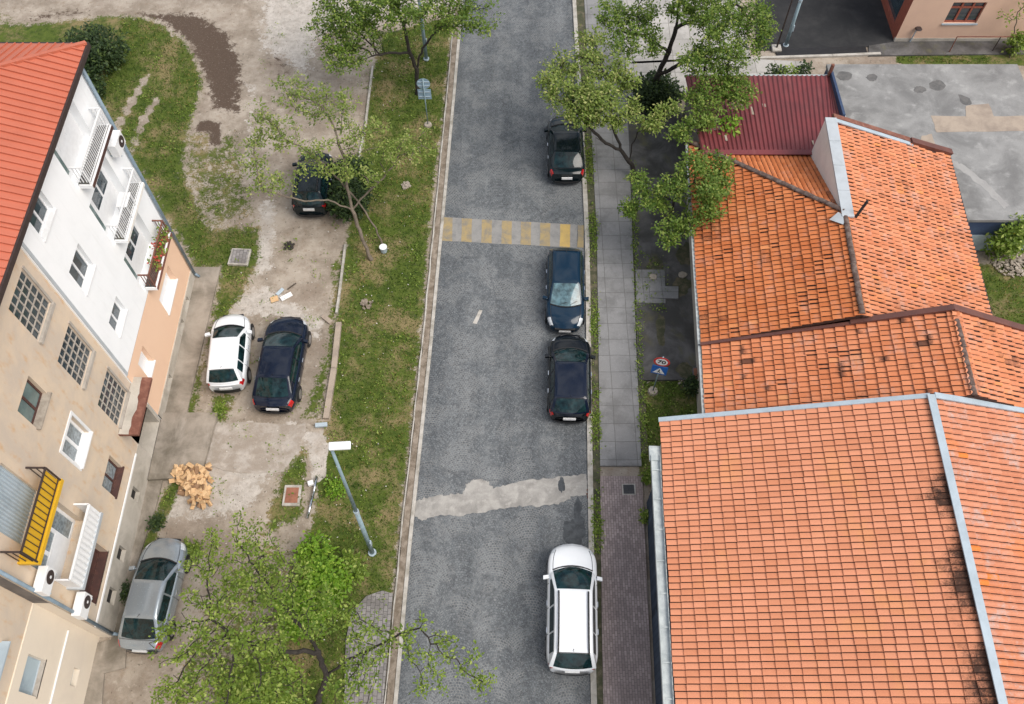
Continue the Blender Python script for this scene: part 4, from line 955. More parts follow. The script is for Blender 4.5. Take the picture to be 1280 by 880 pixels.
# rusty entrance canopy
b = MB(); r = random.Random(4); yy = np.linspace(13.55, 15.98, 15)
b.grid([[Vector((XB+.02, y, 3.40)) for y in yy], [Vector((XB+.42+r.uniform(-.06,.06), y, 3.37)) for y in yy]]); b.build('canopy_top', M['plinth'], bb)
b = MB(); b.prism([(XB,13.55),(XB+.74,13.55),(XB+.74,15.98),(XB,15.98)], 3.22, 3.36)
b.build('canopy', M['rust'], bb, recalc=True)
b = MB(); b.box((XB-.8,13.95,.22), (XB-.76,15.55,2.75)); b.build('entrance_door', M['iron'], bb, recalc=True)
b = MB(); b.tube([Vector((XB+.16,6.93,8.6)), Vector((XB+.16,6.93,.5)), Vector((XB+.35,6.93,.3))], .06, 10); b.build('downpipe', M['pipe'], bb, smooth=True)
# ---- set-back block
CWN = (4.32,5.44,3.42,4.6,.22)
b = MB(); wall_holes(b, Vector((XC,0,0)), Y1, -8, 6.896, 5.1, EZ, [(4.4,5.45,6.2,7.3,.2)], .2, DN); b.build('wall', M['beige_wall'], cb)
CC = [(5.0,5.6,.95,1.4,.25), (3.3,3.9,.95,1.4,.25)]
b = MB(); wall_holes(b, Vector((XC+.04,0,0)), Y1, -8, 6.89, 0, 5.1, [CWN]+CC, .2, DN); b.face([fpt(-8,5.1,XC+.04), fpt(6.89,5.1,XC+.04), fpt(6.89,5.1,XC), fpt(-8,5.1,XC)])
b.face([fpt(6.893,0,XC), fpt(6.893,5.08,XC), fpt(6.893,5.08,XB), fpt(6.893,0,XB)]); b.build('ground_floor_wall', M['cream_wall'], cb)
window(cb, *CWN[:4], XC+.04, .2, 'coping', glass='mural_pale', panes=1, sill='grey_frame', fw=.02, sillout=.0)
window(cb, 4.4, 5.45, 6.2, 7.3, XC, .2, 'white_paint', glass='curtain', sill='zinc', sillout=.25)
for h in CC: b = MB(); b.box((XC-.2,h[0],h[2]), (XC-.17,h[1],h[3])); b.build('cellar_window', M['zinc'], cb, recalc=True)
b = MB(); b.bar((XC+.07,-8,2.5), (XC+.07,6.6,2.5), .05, .05); b.build('white_pipe', M['white_paint'], cb, recalc=True)
# ---- things fixed to or standing on the blocks
def ac_unit(loc, label, facing=1):
    t = thing('air_conditioner', loc, label, 'air conditioner', 'air conditioners on the facades')
    b = MB(); b.box((0,-.40,0), (.30,.40,.58)); b.build('casing', M['white_paint'], t, local=True, recalc=True, bevel=.015)
    b = MB(); b.cyl((.301,.12,.29), (.315,.12,.29), .22, .22, 20); g_ = b.build('fan_grille', M['iron'], t, local=True)
    b = MB(); b.cyl((.316,.12,.29), (.325,.12,.29), .05, .05, 10); b.build('hub', M['white_paint'], g_, local=True)
    b = MB()
    for y in (-.3, .3): b.box((-.16,y-.02,-.04), (.3,y+.02,-.002))
    b.build('bracket', M['zinc'], t, local=True, recalc=True)
ac_unit((XB+.12, 7.28, 5.95), 'white air conditioner beside the downpipe below the yellow balcony')
ac_unit((XB+.12, 7.2, 3.2), 'white air conditioner beside the downpipe below the white balcony')
ac_unit((XW+.12, 22.35, 9.15), 'white air conditioner under the topmost balcony of the white block')
for k, (y, nm) in enumerate(((20.5,'red flowers in a terracotta pot at the near end of the lowest balcony'),(21.2,'red flowers in a terracotta pot in the middle of the lowest balcony'),(21.9,'leafy pot plant at the far end of the lowest white-block balcony'))):
    t = thing('flower_pot', (XW+.4, y, FL[2]), nm, 'flower pot', 'flower pots on the lowest balcony')
    b = MB(); b.cyl((0,0,0), (0,0,.24), .10, .14, 12); b.build('pot', M['terracotta'], t, local=True)
    b = MB(); r = random.Random(k)
    for q in range(60):
        c = Vector((r.gauss(0,.14), r.gauss(0,.2), .35+r.uniform(0,.35))); d = Vector((r.uniform(-1,1),r.uniform(-1,1),r.uniform(-.3,1))).normalized()*.07; s_ = d.cross(Vector((0,0,1))).normalized()*.04
        b.face([c-d, c+s_, c+d, c-s_], 0, (r.random(), r.random(), .5))
    b.build('foliage', M['leaf_e'], t, local=True, tint=True)
    if k < 2:
        b = MB()
        for q in range(13):
            c = Vector((r.gauss(0,.13), r.gauss(0,.17), .62+r.uniform(0,.2))); a_ = Vector((r.uniform(-1,1),r.uniform(-1,1),.3)).normalized()*.055; s_ = a_.cross(Vector((0,0,1))).normalized()*.055
            b.face([c-a_, c+s_, c+a_, c-s_])
        b.build('flowers', M['red_flower'], t, local=True)
t = thing('balcony_table', (XW+.3, 20.9, FL[1]), 'small white table on the middle balcony of the white block', 'table')
b = MB(); b.box((-.2,-.35,.68), (.2,.35,.71)); b.build('table_top', M['white_paint'], t, local=True, recalc=True)
for sx in (-.16,.16):
    for sy in (-.3,.3): b = MB(); b.cyl((sx,sy,0), (sx,sy,.68), .02, .02, 6); b.build('leg', M['white_paint'], t, local=True)
# ================================================================== CARS
def sstep(t): t = max(0., min(1., t)); return t*t*(3-2*t)
def car(name, label, cat, front, rear, W, H, paintm, kind, roof=None, glass='car_glass', rails=False, extra=None, wind='car_glass', rearg='car_glass', plate_front=False):
    f = at(*front, .45); r_ = at(*rear, .45); d = f-r_; L = d.length; c = (f+r_)/2; c.z = .02
    t = thing('car' if not name else name, c, label, cat, 'parked cars', math.atan2(d.y, d.x))
    hl = L/2; P = M[paintm]
    K = dict(sedan=dict(wb=.49, wt=.12, rt=-.52, rb=-.82, zb=.93, deck=[(-1,.86),(-.93,.95),(-.80,.97),(.49,.95),(.78,.85),(.93,.74),(1,.60)]),
             hatch=dict(wb=.48, wt=.09, rt=-.74, rb=-.92, zb=.93, deck=[(-1,.80),(-.95,.92),(-.80,.94),(.48,.96),(.80,.86),(.94,.74),(1,.58)]),
             cab=dict(wb=.26, wt=.02, rt=-.52, rb=-.80, zb=.90, deck=[(-1,.78),(-.93,.90),(-.72,.93),(.26,.93),(.72,.83),(.93,.70),(1,.55)]),
             suv=dict(wb=.51, wt=.15, rt=-.79, rb=-.955, zb=1.05, deck=[(-1,.92),(-.96,1.05),(-.80,1.06),(.51,1.10),(.82,1.02),(.95,.90),(1,.66)]))[kind]
    xwb, xwt, xrt, xrb = (K[k]*hl for k in ('wb','wt','rt','rb')); zb = K['zb']; zr = H
    dx = [a*hl for a, z in K['deck']]; dz = [z for a, z in K['deck']]
    def zd(x): return sum(float(np.interp(x+o, dx, dz)) for o in (-.08,-.04,0,.04,.08))/5
    def wd(x):
        rf = .95 if x > 0 else .75; k = .26 if x > 0 else .17
        tt = max(0, (abs(x)-(hl-rf))/rf); return W/2*(1-k*tt**2.4)
    def bulge(x, y, w):
        tt = max(0, (abs(x)-(hl-.7))/.7); return math.copysign(1, x)*(.17 if x > 0 else .11)*tt*((1-(y/w)**2)-.75)
    def sec(x):
        w = wd(x); z = zd(x); e_ = max(0, (abs(x)-(hl-.16))/.16)
        return [(0,.2+.08*e_),(w-.12,.2+.08*e_),(w-.03,.30+.05*e_),(w,.50),(w-.008,z-.24),(w-.03,z-.10),(w-.075,z-.025),(w-.17,z+.0),(w*.5,z+.032),(0,z+.04)]
    def bp(x, s, side):
        q = sec(x); i = min(int(s), len(q)-2); a = s-i
        y = q[i][0]*(1-a)+q[i+1][0]*a; z = q[i][1]*(1-a)+q[i+1][1]*a
        return Vector((x+bulge(x, y, wd(x)), side*y, z))
    xs = sorted(set(np.linspace(-hl, hl, 31).tolist()+[-hl+.03,-hl+.08,hl-.03,hl-.08,hl-.13])); b = MB(); ns = 10
    rows = []
    for x in xs:
        rows.append([bp(x, s, 1) for s in range(ns)][::-1]+[bp(x, s, -1) for s in range(1, ns)])
    b.grid(rows, flip=True); b.face(rows[0]); b.face(rows[-1][::-1])
    body = b.build('body', P, t, local=True, smooth=True, recalc=True)
    try: body.data.set_sharp_from_angle(angle=R(50))
    except Exception: pass
    # greenhouse
    hb, hr = W/2-.10, W/2-.27
    def zg(x):
        if x > xwt: v = (xwb-x)/(xwb-xwt); return zb+(zr-.03-zb)*max(0,v)**.92
        if x < xrt: v = (x-xrb)/(xrt-xrb); return zb+(zr-.05-zb)*max(0,v)**.9
        m = (x-xrt)/(xwt-xrt); return zr-.05+.02*m+.05*math.sin(math.pi*min(1,max(0,m*.9+.05)))
    def hw(z): return hb+(hr-hb)*min(1, max(0, (z-zb)/(zr-zb)))**1.15
    def shift(x, y, h):
        if x > xwt: return .20*(1-(y/h)**2)*sstep((x-xwt)/(xwb-xwt))
        if x < xrt: return -.12*(1-(y/h)**2)*sstep((xrt-x)/(xrt-xrb))
        return 0
    def gp(x, v, side):                       # v 0..1 up the side, 1..2 across the top to the middle
        z = zg(x); h = hw(z)
        if v <= 1: zz = zb-.03+(z-.025-zb+.03)*v; return Vector((x, side*(hw(zz)), zz))
        y = h*(1-.06-(v-1)*(1-.06)); y = max(0, y)
        return Vector((x+shift(x, y, h), side*y, z+.035*(1-(y/h)**2)))
    gx_ = np.linspace(xrb, xwb, 34); vs = [0,.33,.66,1,1.02,1.15,1.35,1.6,1.8,2]
    b = MB(); rows = []
    rows = [[gp(x, v, 1) for v in vs]+[gp(x, v, -1) for v in vs[-2::-1]] for x in gx_]
    b.grid(rows)
    cab = b.build('cabin', roof or P, t, local=True, smooth=True, recalc=True)
    try: cab.data.set_sharp_from_angle(angle=R(42))
    except Exception: pass
    def patch(nm, fn, u0, u1, v0, v1, nu, nv, off, mat, par=t, sm=True):
        rows = []; h_ = .01
        for i in range(nu+1):
            row = []
            for j in range(nv+1):
                u = u0+(u1-u0)*i/nu; v = v0+(v1-v0)*j/nv; p = fn(u, v)
                n = (fn(u+h_, v)-fn(u-h_, v)).cross(fn(u, v+h_)-fn(u, v-h_))
                n = n.normalized() if n.length > 1e-9 else Vector((0,0,1))
                ref = Vector((p.x*.3, p.y, .6))
                if n.dot(ref) < 0: n = -n
                row.append(p+n*off)
            rows.append(row)
        bb_ = MB(); bb_.grid(rows); return bb_.build(nm, mat, par, local=True, smooth=sm, recalc=False)
    def top(x, k):
        z = zg(x); h = hw(z); y = k*h; return Vector((x+shift(x, y, h), y, z+.035*(1-k*k)))
    patch('windscreen', top, xwt+.05*(xwb-xwt), xwb-.04*(xwb-xwt), -.88, .88, 8, 12, .007, M[wind])
    patch('rear_window', top, xrb+.10*(xrt-xrb), xrt-.04*(xrt-xrb), -.84, .84, 6, 12, .007, M[rearg])
    b = MB(); q0 = xwb-.03*(xwb-xwt); pts = [top(q0, k)+Vector((.03,0,.01)) for k in np.linspace(-.9,.9,9)]
    b.tube(pts, .03, 6); b.build('cowl', M['black'], t, local=True)
    for side in (1, -1):
        def sw(x, v, side=side):
            z1 = min(zr-.11, zg(x)-.055); z0 = zb+.02; z = z0+(max(z1, z0+.01)-z0)*v
            return Vector((x, side*hw(z), z))
        segs = [(xwb-.36*(xwb-xwt)-.04, -.06*hl), (-.06*hl-.07, xrt-.02 if kind in ('sedan','cab') else -.46*hl)]
        if kind in ('hatch','suv'): segs.append((-.46*hl-.06, xrt+.04))
        elif kind == 'sedan': pass
        for a, c2 in segs: patch('side_window', sw, a, c2, 0, 1, 6, 3, .008, M['car_glass'])
        patch('headlight', lambda x, s, side=side: bp(x, s, side), hl-.40, hl-.07, 4.75, 6.9, 5, 4, .008, M['head'])
        patch('tail_light', lambda x, s, side=side: bp(x, s, side), -hl+.015, -hl+(.26 if kind != 'suv' else .2), 4.0, 6.3, 4, 4, .008, M['tail'])
        m_ = MB(); mx = xwb-.30*(xwb-xwt); m_.obox(Vector((mx, side*(W/2+.06), zb+.06)), Vector((.07,0,0)), Vector((.02*-1,side*.10,0)), Vector((0,0,.065)))
        m_.bar((mx, side*(W/2-.08), zb+.03), (mx, side*(W/2+.02), zb+.05), .05, .04); m_.build('mirror', P, t, local=True, recalc=True, bevel=.015)
        for fx in (.60, -.60):
            x = fx*hl; y = side*(wd(x)+.0); wr = .31 if kind != 'suv' else .34
            a_ = MB(); a_.cyl((x,y-side*.02,wr+.02), (x,y+side*.006,wr+.02), wr+.05, wr+.05, 22); a_.build('wheel_arch', M['black'], t, local=True)
            w_ = MB(); w_.cyl((x,y-side*.15,wr), (x,y+side*.018,wr), wr, wr-.02, 22); wo = w_.build('wheel', M['rubber'], t, local=True)
            w_ = MB(); w_.cyl((x,y+side*.019,wr), (x,y+side*.026,wr), wr*.66, wr*.62, 18); ro = w_.build('rim', M['rim'], wo, local=True)
        # door seams and handles
        for x in (xwb-.55*(xwb-xwt), -.06*hl-.03, -.46*hl-.03):
            s_ = MB(); s_.tube([bp(x, s, side)+Vector((0,side*.002,.001)) for s in (2.2,3,4,5,5.8)], .009, 5); s_.build('door_seam', M['black'], t, local=True)
        for x in (.02*hl, -.40*hl):
            h_ = MB(); p = bp(x, 4.3, side); h_.obox(p+Vector((0,side*.012,0)), Vector((.10,0,0)), Vector((0,.014,0)), Vector((0,0,.018))); h_.build('door_handle', M['chrome'] if name != 'x' else P, t, local=True, recalc=True)
        if rails:
            h_ = MB(); pts = []
            for x in np.linspace(xrt+.05, xwt-.1, 9):
                z = zg(x); h = hw(z); pts.append(Vector((x, side*h*.80, z+.09)))
            h_.tube([pts[0]-Vector((.05,0,.05))]+pts+[pts[-1]-Vector((-.05,0,.05))], .028, 8); h_.build('roof_rail', M['black'], t, local=True, smooth=True)
    # bonnet seams, plates, bumper strips
    b = MB()
    for k in (1,-1): b.tube([bp(x, 7.1, k)+Vector((0,0,.001)) for x in np.linspace(xwb+.02, hl-.25, 8)], .011, 5)
    b.build('bonnet_seam', M['black'], t, local=True)
    b = MB(); b.box((-hl-.045,-.26,.56 if kind != 'suv' else .74), (-hl-.025+.05,.26,.67 if kind != 'suv' else .86)); b.build('number_plate', M['plate'], t, local=True, recalc=True)
    b = MB(); b.box((hl+.0,-.26,.38), (hl+.055,.26,.49)); b.build('number_plate', M['plate'], t, local=True, recalc=True)
    yb = W/2*.66; b = MB(); pts = [Vector((-hl-.012+bulge(-hl, y, wd(-hl))*1.0, y, .36)) for y in np.linspace(-yb, yb, 9)]
    b.grid([[p+Vector((-.012,0,-.09)) for p in pts], [p+Vector((-.03,0,0)) for p in pts], [p+Vector((-.012,0,.06 if not extra else .16)) for p in pts]]); b.build('rear_bumper', M['black'], t, local=True, smooth=True)
    b = MB(); b.box((hl-.12,-.45,.5), (hl+.045,.45,.62)); b.build('grille', M['black'], t, local=True, recalc=True, bevel=.015)
    if kind != 'sedan': b = MB(); b.tube([top(xrt-.02*(xrt-xrb), k)+Vector((0,0,.012)) for k in np.linspace(-.85,.85,9)], .012, 5); b.build('tailgate_seam', M['black'], t, local=True)
    else: b = MB(); b.tube([bp(xrb-.06, s_, 1)+Vector((0,0,.002)) for s_ in (6.2,7,8,9)][:4]+[bp(xrb-.06, s_, -1)+Vector((0,0,.002)) for s_ in (8,7,6.2)], .009, 5); b.build('boot_seam', M['black'], t, local=True)
    for k in (-.35, .25): b = MB(); b.tube([top(xwb-.08*(xwb-xwt), k)+Vector((0,0,.018)), top(xwb-.2*(xwb-xwt), k+.42)+Vector((0,0,.018))], .012, 5); b.build('wiper', M['black'], t, local=True)
    b = MB(); p = top(xrt+.12, 0); b.cyl(p, p+Vector((-.13,0,.12)), .012, .006, 6); b.build('aerial', M['black'], t, local=True)
    return t, dict(hl=hl, top=top, bp=bp, zr=zr, xrt=xrt, xwt=xwt, xrb=xrb, xwb=xwb, hw=hw, zg=zg)
car('', 'white estate SUV with roof rails parked by the kerb at the bottom of the road', 'car', (714.5,684), (714.5,842), 1.86, 1.66, 'car_white', 'suv', rails=1)
car('', 'small navy blue hatchback facing the camera, just below the striped crossing', 'car', (706,413.5), (706.5,317), 1.72, 1.42, 'car_navy', 'hatch', wind='car_glass_light')
car('', 'black hatchback parked close behind the small navy car', 'car', (712,422), (711.5,526), 1.82, 1.50, 'car_black', 'hatch', roof=M['car_blueblack'])
car('', 'black saloon half under the pale tree at the far end of the kerb', 'car', (705,150), (708.5,226), 1.80, 1.46, 'car_green', 'sedan')
car('', 'white hatchback parked on the gravel beside the black saloon', 'car', (293,397), (284,488), 1.68, 1.45, 'car_white', 'hatch', extra='strip')
car('', 'long glossy black saloon parked on the gravel right of the white hatchback', 'car', (364,400), (342,514), 1.86, 1.46, 'car_blueblack', 'sedan')
car('', 'dark off-roader half hidden by the young two-stemmed tree', 'car', (399,197), (388,268), 1.76, 1.66, 'car_green', 'suv', rails=2)
car('', 'silver saloon parked by the apartment wall under the big bottom-left tree', 'car', (213,676), (177,815), 1.73, 1.44, 'car_silver', 'sedan')
# ================================================================== TREES, SHRUBS, GRASS
def leaves_mesh(name, C, sizes, seed, mat, par=None, k=9, spread=.34, ln=.21, wd_=.12, droop=.25):
    """rosettes of leaf blades at the points C (n,3); two folded faces per leaf"""
    r = np.random.default_rng(seed); n = len(C)
    if n == 0: return None
    C = np.repeat(C, k, 0); m = len(C); sz = np.repeat(sizes, k)
    th = r.uniform(0, 2*np.pi, m); el = r.normal(.25, .45, m)
    d = np.stack([np.cos(th)*np.cos(el), np.sin(th)*np.cos(el), np.sin(el)], 1)
    base = C+d*(r.uniform(.1, 1, m)*spread*sz)[:, None]+r.normal(0, .05, (m, 3))
    ld = d.copy(); ld[:, 2] -= droop; ld += r.normal(0, .3, (m, 3)); ld /= np.linalg.norm(ld, axis=1)[:, None]
    up = np.stack([r.normal(0,.35,m), r.normal(0,.35,m), np.ones(m)], 1)
    sd = np.cross(ld, up); sd /= np.linalg.norm(sd, axis=1)[:, None]+1e-9
    nn = np.cross(sd, ld)
    L = (ln*r.uniform(.65, 1.3, m)*sz)[:, None]; W = (wd_*r.uniform(.7, 1.25, m)*sz)[:, None]
    p0 = base; p1 = base+ld*L*.5+sd*W*.5+nn*W*.18; p2 = base+ld*L; p3 = base+ld*L*.5-sd*W*.5+nn*W*.18
    V = np.stack([p0, p1, p2, p3], 1).reshape(-1, 3)
    I = np.arange(m)*4
    Fc = np.concatenate([np.stack([I, I+1, I+2], 1), np.stack([I, I+2, I+3], 1)], 0)
    cl = np.repeat(r.random(n), k)*.7+r.random(m)*.3
    T = np.repeat(np.stack([cl, r.random(m), r.random(m)], 1), 4, 0)
    return fast_mesh(name, V, Fc, mat, par, T)
def fast_mesh(name, V, Fc, mat, par=None, T=None):
    me = bpy.data.meshes.new(name); off = np.array(root_loc(par)) if par is not None else np.zeros(3)
    V = (V-off).astype(np.float32)
    me.vertices.add(len(V)); me.vertices.foreach_set('co', V.ravel()); n, k = Fc.shape
    me.loops.add(n*k); me.loops.foreach_set('vertex_index', Fc.ravel().astype(np.int32))
    me.polygons.add(n); me.polygons.foreach_set('loop_start', np.arange(0, n*k, k, dtype=np.int32)); me.polygons.foreach_set('loop_total', np.full(n, k, np.int32))
    me.update(calc_edges=True)
    if T is not None:
        a = me.attributes.new('tint', 'FLOAT_VECTOR', 'POINT'); a.data.foreach_set('vector', T.astype(np.float32).ravel())
    me.materials.append(mat); o = bpy.data.objects.new(name, me); COL.objects.link(o)
    if par is not None: o.parent = par
    return o
def tree(name, label, stems, lobes, leaf, bark, seed, tip=.012, p=2.3, step=.26, di=2.2, dk=.42, leafk=9, leaf_on=.035, dens=1.0, ls=1.0, group='street trees', thin=1.0, cat='tree', fill=0):
    """space-colonisation tree: stems = polylines of (x,y,z); lobes = (centre, radius, n)"""
    r = np.random.default_rng(seed)
    A = []
    for c, rad, n in lobes:
        rad = np.array(rad if hasattr(rad, '__len__') else (rad, rad, rad*.75)); q = r.normal(size=(n, 3)); q /= np.linalg.norm(q, axis=1)[:, None]
        A.append(np.array(c)+q*rad*(r.random(n)**.42)[:, None])
    A = np.concatenate(A); N = []; par = []
    for st in stems:
        st = [np.array(s, float) for s in st]
        if not N or np.linalg.norm(np.array(N)-st[0], axis=1).min() > .3: N.append(st[0]); par.append(-1); last = len(N)-1
        else: last = int(np.argmin(np.linalg.norm(np.array(N)-st[0], axis=1)))
        for a, b_ in zip(st, st[1:]):
            k = max(1, int(np.linalg.norm(b_-a)/step))
            for i in range(1, k+1):
                w = r.normal(0, .025, 3) if i < k else 0
                N.append(a+(b_-a)*i/k+w); par.append(last); last = len(N)-1
    N = [np.array(x) for x in N]; base_n = len(N)
    NA = np.array(N); best = np.full(len(A), 1e9); bi = np.zeros(len(A), int)
    def upd(lo):
        D = np.linalg.norm(A[:, None, :]-NA[None, lo:, :], axis=2); j = D.argmin(1); dm = D[np.arange(len(A)), j]
        u_ = dm < best; best[u_] = dm[u_]; bi[u_] = j[u_]+lo
    upd(0); alive = np.ones(len(A), bool)
    for it in range(90):
        alive &= best > dk
        act = np.where(alive & (best < (di if it > 8 else 6)))[0]
        if len(act) == 0: break
        new = []; 
        for j in np.unique(bi[act]):
            v = A[act[bi[act] == j]]-NA[j]; v = v/np.linalg.norm(v, axis=1)[:, None]
            d = v.mean(0)+r.normal(0, .18, 3); d /= np.linalg.norm(d)+1e-9
            new.append(NA[j]+d*step); par.append(int(j))
        lo = len(NA); NA = np.concatenate([NA, np.array(new)]); upd(lo)
        if len(NA) > 2600: break
    n = len(NA); ch = [[] for _ in range(n)]; rad = np.zeros(n)
    for i, q in enumerate(par):
        if q >= 0: ch[q].append(i)
    for i in range(n-1, -1, -1):
        rad[i] = tip if not ch[i] else sum(rad[c]**p for c in ch[i])**(1/p)
    rad *= thin
    Vs, Fs = [], []; kk = 5; cnt = 0
    for i, q in enumerate(par):
        if q < 0: continue
        a, b_ = NA[q], NA[i]; d = b_-a; L = np.linalg.norm(d)
        if L < 1e-6: continue
        d = d/L; upv = np.array([0,0,1.]) if abs(d[2]) < .9 else np.array([1.,0,0]); s = np.cross(d, upv); s /= np.linalg.norm(s); t = np.cross(s, d)
        k = 8 if rad[i] > .05 else kk
        an = np.arange(k)*2*np.pi/k; ring = np.cos(an)[:, None]*s+np.sin(an)[:, None]*t
        r0 = min(rad[q], rad[i]*1.25); 
        flare = 1.35 if par[q] < 0 else 1.0
        Vs.append(a-d*rad[i]*.3+ring*r0*flare); Vs.append(b_+d*rad[i]*.2+ring*rad[i])
        for z in range(k): Fs.append((cnt+z, cnt+(z+1) % k, cnt+k+(z+1) % k, cnt+k+z))
        cnt += 2*k
    root = NA[0]; t = thing(name, Vector(root), label, cat, group)
    tr = fast_mesh('trunk', np.concatenate(Vs), np.array(Fs), bark, t); tr.data.polygons.foreach_set('use_smooth', [True]*len(tr.data.polygons))
    tipn = np.array([i for i in range(base_n, n) if rad[i] < leaf_on*thin and (r.random() < dens)])
    C = NA[tipn] if len(tipn) else NA[-1:]
    if fill: C = np.concatenate([C, A[r.random(len(A)) < fill]])
    leaves_mesh('crown', C, r.uniform(.75, 1.25, len(C))*ls, seed+1, leaf, t, k=leafk)
    return t
def pl_(px, py, z): return tuple(at(px, py, z))
def lob(px, py, z, rad, n): return (pl_(px, py, z), rad, n)
# T1 top left
g0 = at(522, 117)
tree('tree', 'leafy tree with dark branching trunk at the top left beside the road signpost',
     [[tuple(g0), pl_(521,86,1.6), pl_(512,66,2.7)], [pl_(512,66,2.7), pl_(488,66,3.2), pl_(465,70,3.6)], [pl_(512,66,2.7), pl_(505,35,4.2), pl_(492,0,5.4)], [pl_(521,86,1.6), pl_(528,60,3.0), pl_(545,40,4.0)]],
     [lob(425,35,4.4,(1.6,1.6,1.1),110), lob(455,15,5.4,(1.8,1.6,1.2),120), lob(500,0,6.0,(2.2,1.9,1.3),130), lob(560,18,5.0,(1.7,1.5,1.1),90), lob(595,22,4.6,(1.2,1.1,.8),50), lob(430,70,4.0,(1.2,1.0,.7),50), lob(480,-40,6.8,(3,2.2,1.4),110), lob(560,-40,6.3,(2.2,2,1.3),70), lob(405,-10,5.2,(1.3,1.4,1),50)],
     M['leaf_a'], M['bark_dark'], 41, dens=1.0, leafk=19, ls=.68, leaf_on=.034, fill=.55)
# T2 two-stemmed young tree
a = at(464, 324); b2 = at(478, 306)
tree('tree', 'young sparse tree with two pale stems leaning over the dark off-roader',
     [[tuple(a), pl_(452,296,1.1), pl_(440,262,2.2), pl_(434,235,3.1)], [tuple(b2), pl_(470,285,1.0), pl_(452,258,2.0), pl_(425,225,3.3), pl_(405,205,4.2)], [pl_(440,262,2.2), pl_(410,250,3.0), pl_(375,250,3.7), pl_(330,238,4.3)], [pl_(434,235,3.1), pl_(432,205,4.0), pl_(421,170,4.8)], [pl_(440,262,2.2), pl_(462,238,3.0), pl_(480,222,3.6)]],
     [lob(345,150,5.4,(1.3,1.2,.8),42), lob(330,175,4.6,(1.1,1.1,.7),34), lob(410,130,5.6,(1.4,1.2,.8),46), lob(375,110,5.8,(1.2,1,.7),30), lob(460,165,5.2,(1.3,1.1,.7),44), lob(505,185,4.6,(1.3,1,.7),40), lob(528,180,4.2,(.8,.7,.5),16), lob(335,230,4.4,(.9,.8,.5),22), lob(400,200,4.8,(1.4,1,.7),40), lob(455,215,4.3,(1.2,.9,.6),30), lob(310,205,4.6,(.8,.8,.5),18)],
     M['leaf_b'], M['bark_pale'], 42, tip=.011, dens=1.0, leafk=15, ls=.62, leaf_on=.032, fill=.5, p=2.2, thin=1.25)
# T3 big bottom-left tree
a = at(392, 892)
tree('tree', 'large spreading tree in the bottom left corner overhanging silver saloon and road',
     [[tuple(a), pl_(400,868,1.2), pl_(408,845,2.2), pl_(398,815,3.4), pl_(378,785,4.6)], [pl_(408,845,2.2), pl_(430,826,3.2), pl_(470,808,4.0), pl_(500,792,4.5), pl_(525,785,4.9)], [pl_(400,815,3.4), pl_(365,770,4.8), pl_(345,745,5.4)], [pl_(400,815,3.4), pl_(350,815,4.6), pl_(300,800,5.3), pl_(265,775,5.6)]],
     [lob(300,680,4.6,(1.4,1.2,.7),75), lob(330,720,5.2,(1.5,1.2,.8),90), lob(265,715,5.0,(1.3,1.2,.7),70), lob(238,770,5.2,(.9,1.0,.6),30), lob(195,800,4.8,(.7,.7,.5),9), lob(290,770,5.8,(1.5,1.3,.8),100), lob(360,760,6.2,(1.4,1.3,.8),95), lob(250,835,5.6,(1.5,1.2,.7),80), lob(320,830,6.2,(1.6,1.3,.8),100), lob(400,770,5.6,(1.1,1.0,.7),60), lob(440,790,5.4,(.9,.9,.6),34), lob(455,830,5.0,(.8,.8,.5),26), lob(520,790,5.2,(.9,.8,.5),20), lob(560,815,5.0,(1.0,.8,.5),26), lob(550,850,5.0,(1.1,.7,.5),22), lob(600,855,4.7,(.7,.6,.4),12), lob(300,890,6.4,(2,1.2,.9),80), lob(400,880,6,(1.6,.9,.7),50), lob(215,865,5.2,(1.0,.8,.5),16)],
     M['leaf_e'], M['bark_dark'], 43, dens=.62, leafk=17, ls=.54, leaf_on=.026, fill=.16, thin=.85, step=.22, dk=.34)
# T4 top right
a = at(815, 122)
tree('tree', 'large dark-trunked tree at the top right leaning over the burgundy roof',
     [[tuple(a), pl_(822,95,1.4), pl_(836,65,3.0), pl_(845,35,4.3), pl_(848,8,5.4)], [pl_(822,95,1.4), pl_(860,75,3.2), pl_(900,60,4.6)], [pl_(845,35,4.3), pl_(890,15,5.4), pl_(920,5,6.0)], [pl_(836,65,3.0), pl_(806,45,4.0), pl_(780,40,4.8)]],
     [lob(800,25,5.0,(1.2,1.2,.8),60), lob(862,12,6.0,(1.0,1.1,.8),50), lob(905,30,6.2,(1.5,1.4,.9),90), lob(945,20,6.4,(1.1,1.1,.7),45), lob(875,75,5.2,(1.1,1.0,.7),60), lob(905,105,4.6,(1.2,1.0,.6),60), lob(880,125,4.3,(.9,.8,.5),36), lob(870,-30,7,(2.5,1.8,1.2),80), lob(780,60,4.6,(.9,.9,.6),30), lob(920,70,5.6,(1.1,1,.7),46), lob(872,152,4.0,(.8,.6,.45),40), lob(925,118,4.6,(.8,.7,.5),36), lob(850,168,3.8,(.5,.4,.35),18), lob(765,15,5.4,(.8,.8,.6),34), lob(820,60,4.4,(.7,.5,.5),26), lob(955,45,6.0,(.7,.7,.5),24)],
     M['leaf_a'], M['bark_dark'], 44, dens=1.0, leafk=20, ls=.68, leaf_on=.034, p=2.0, fill=.8, thin=1.3)
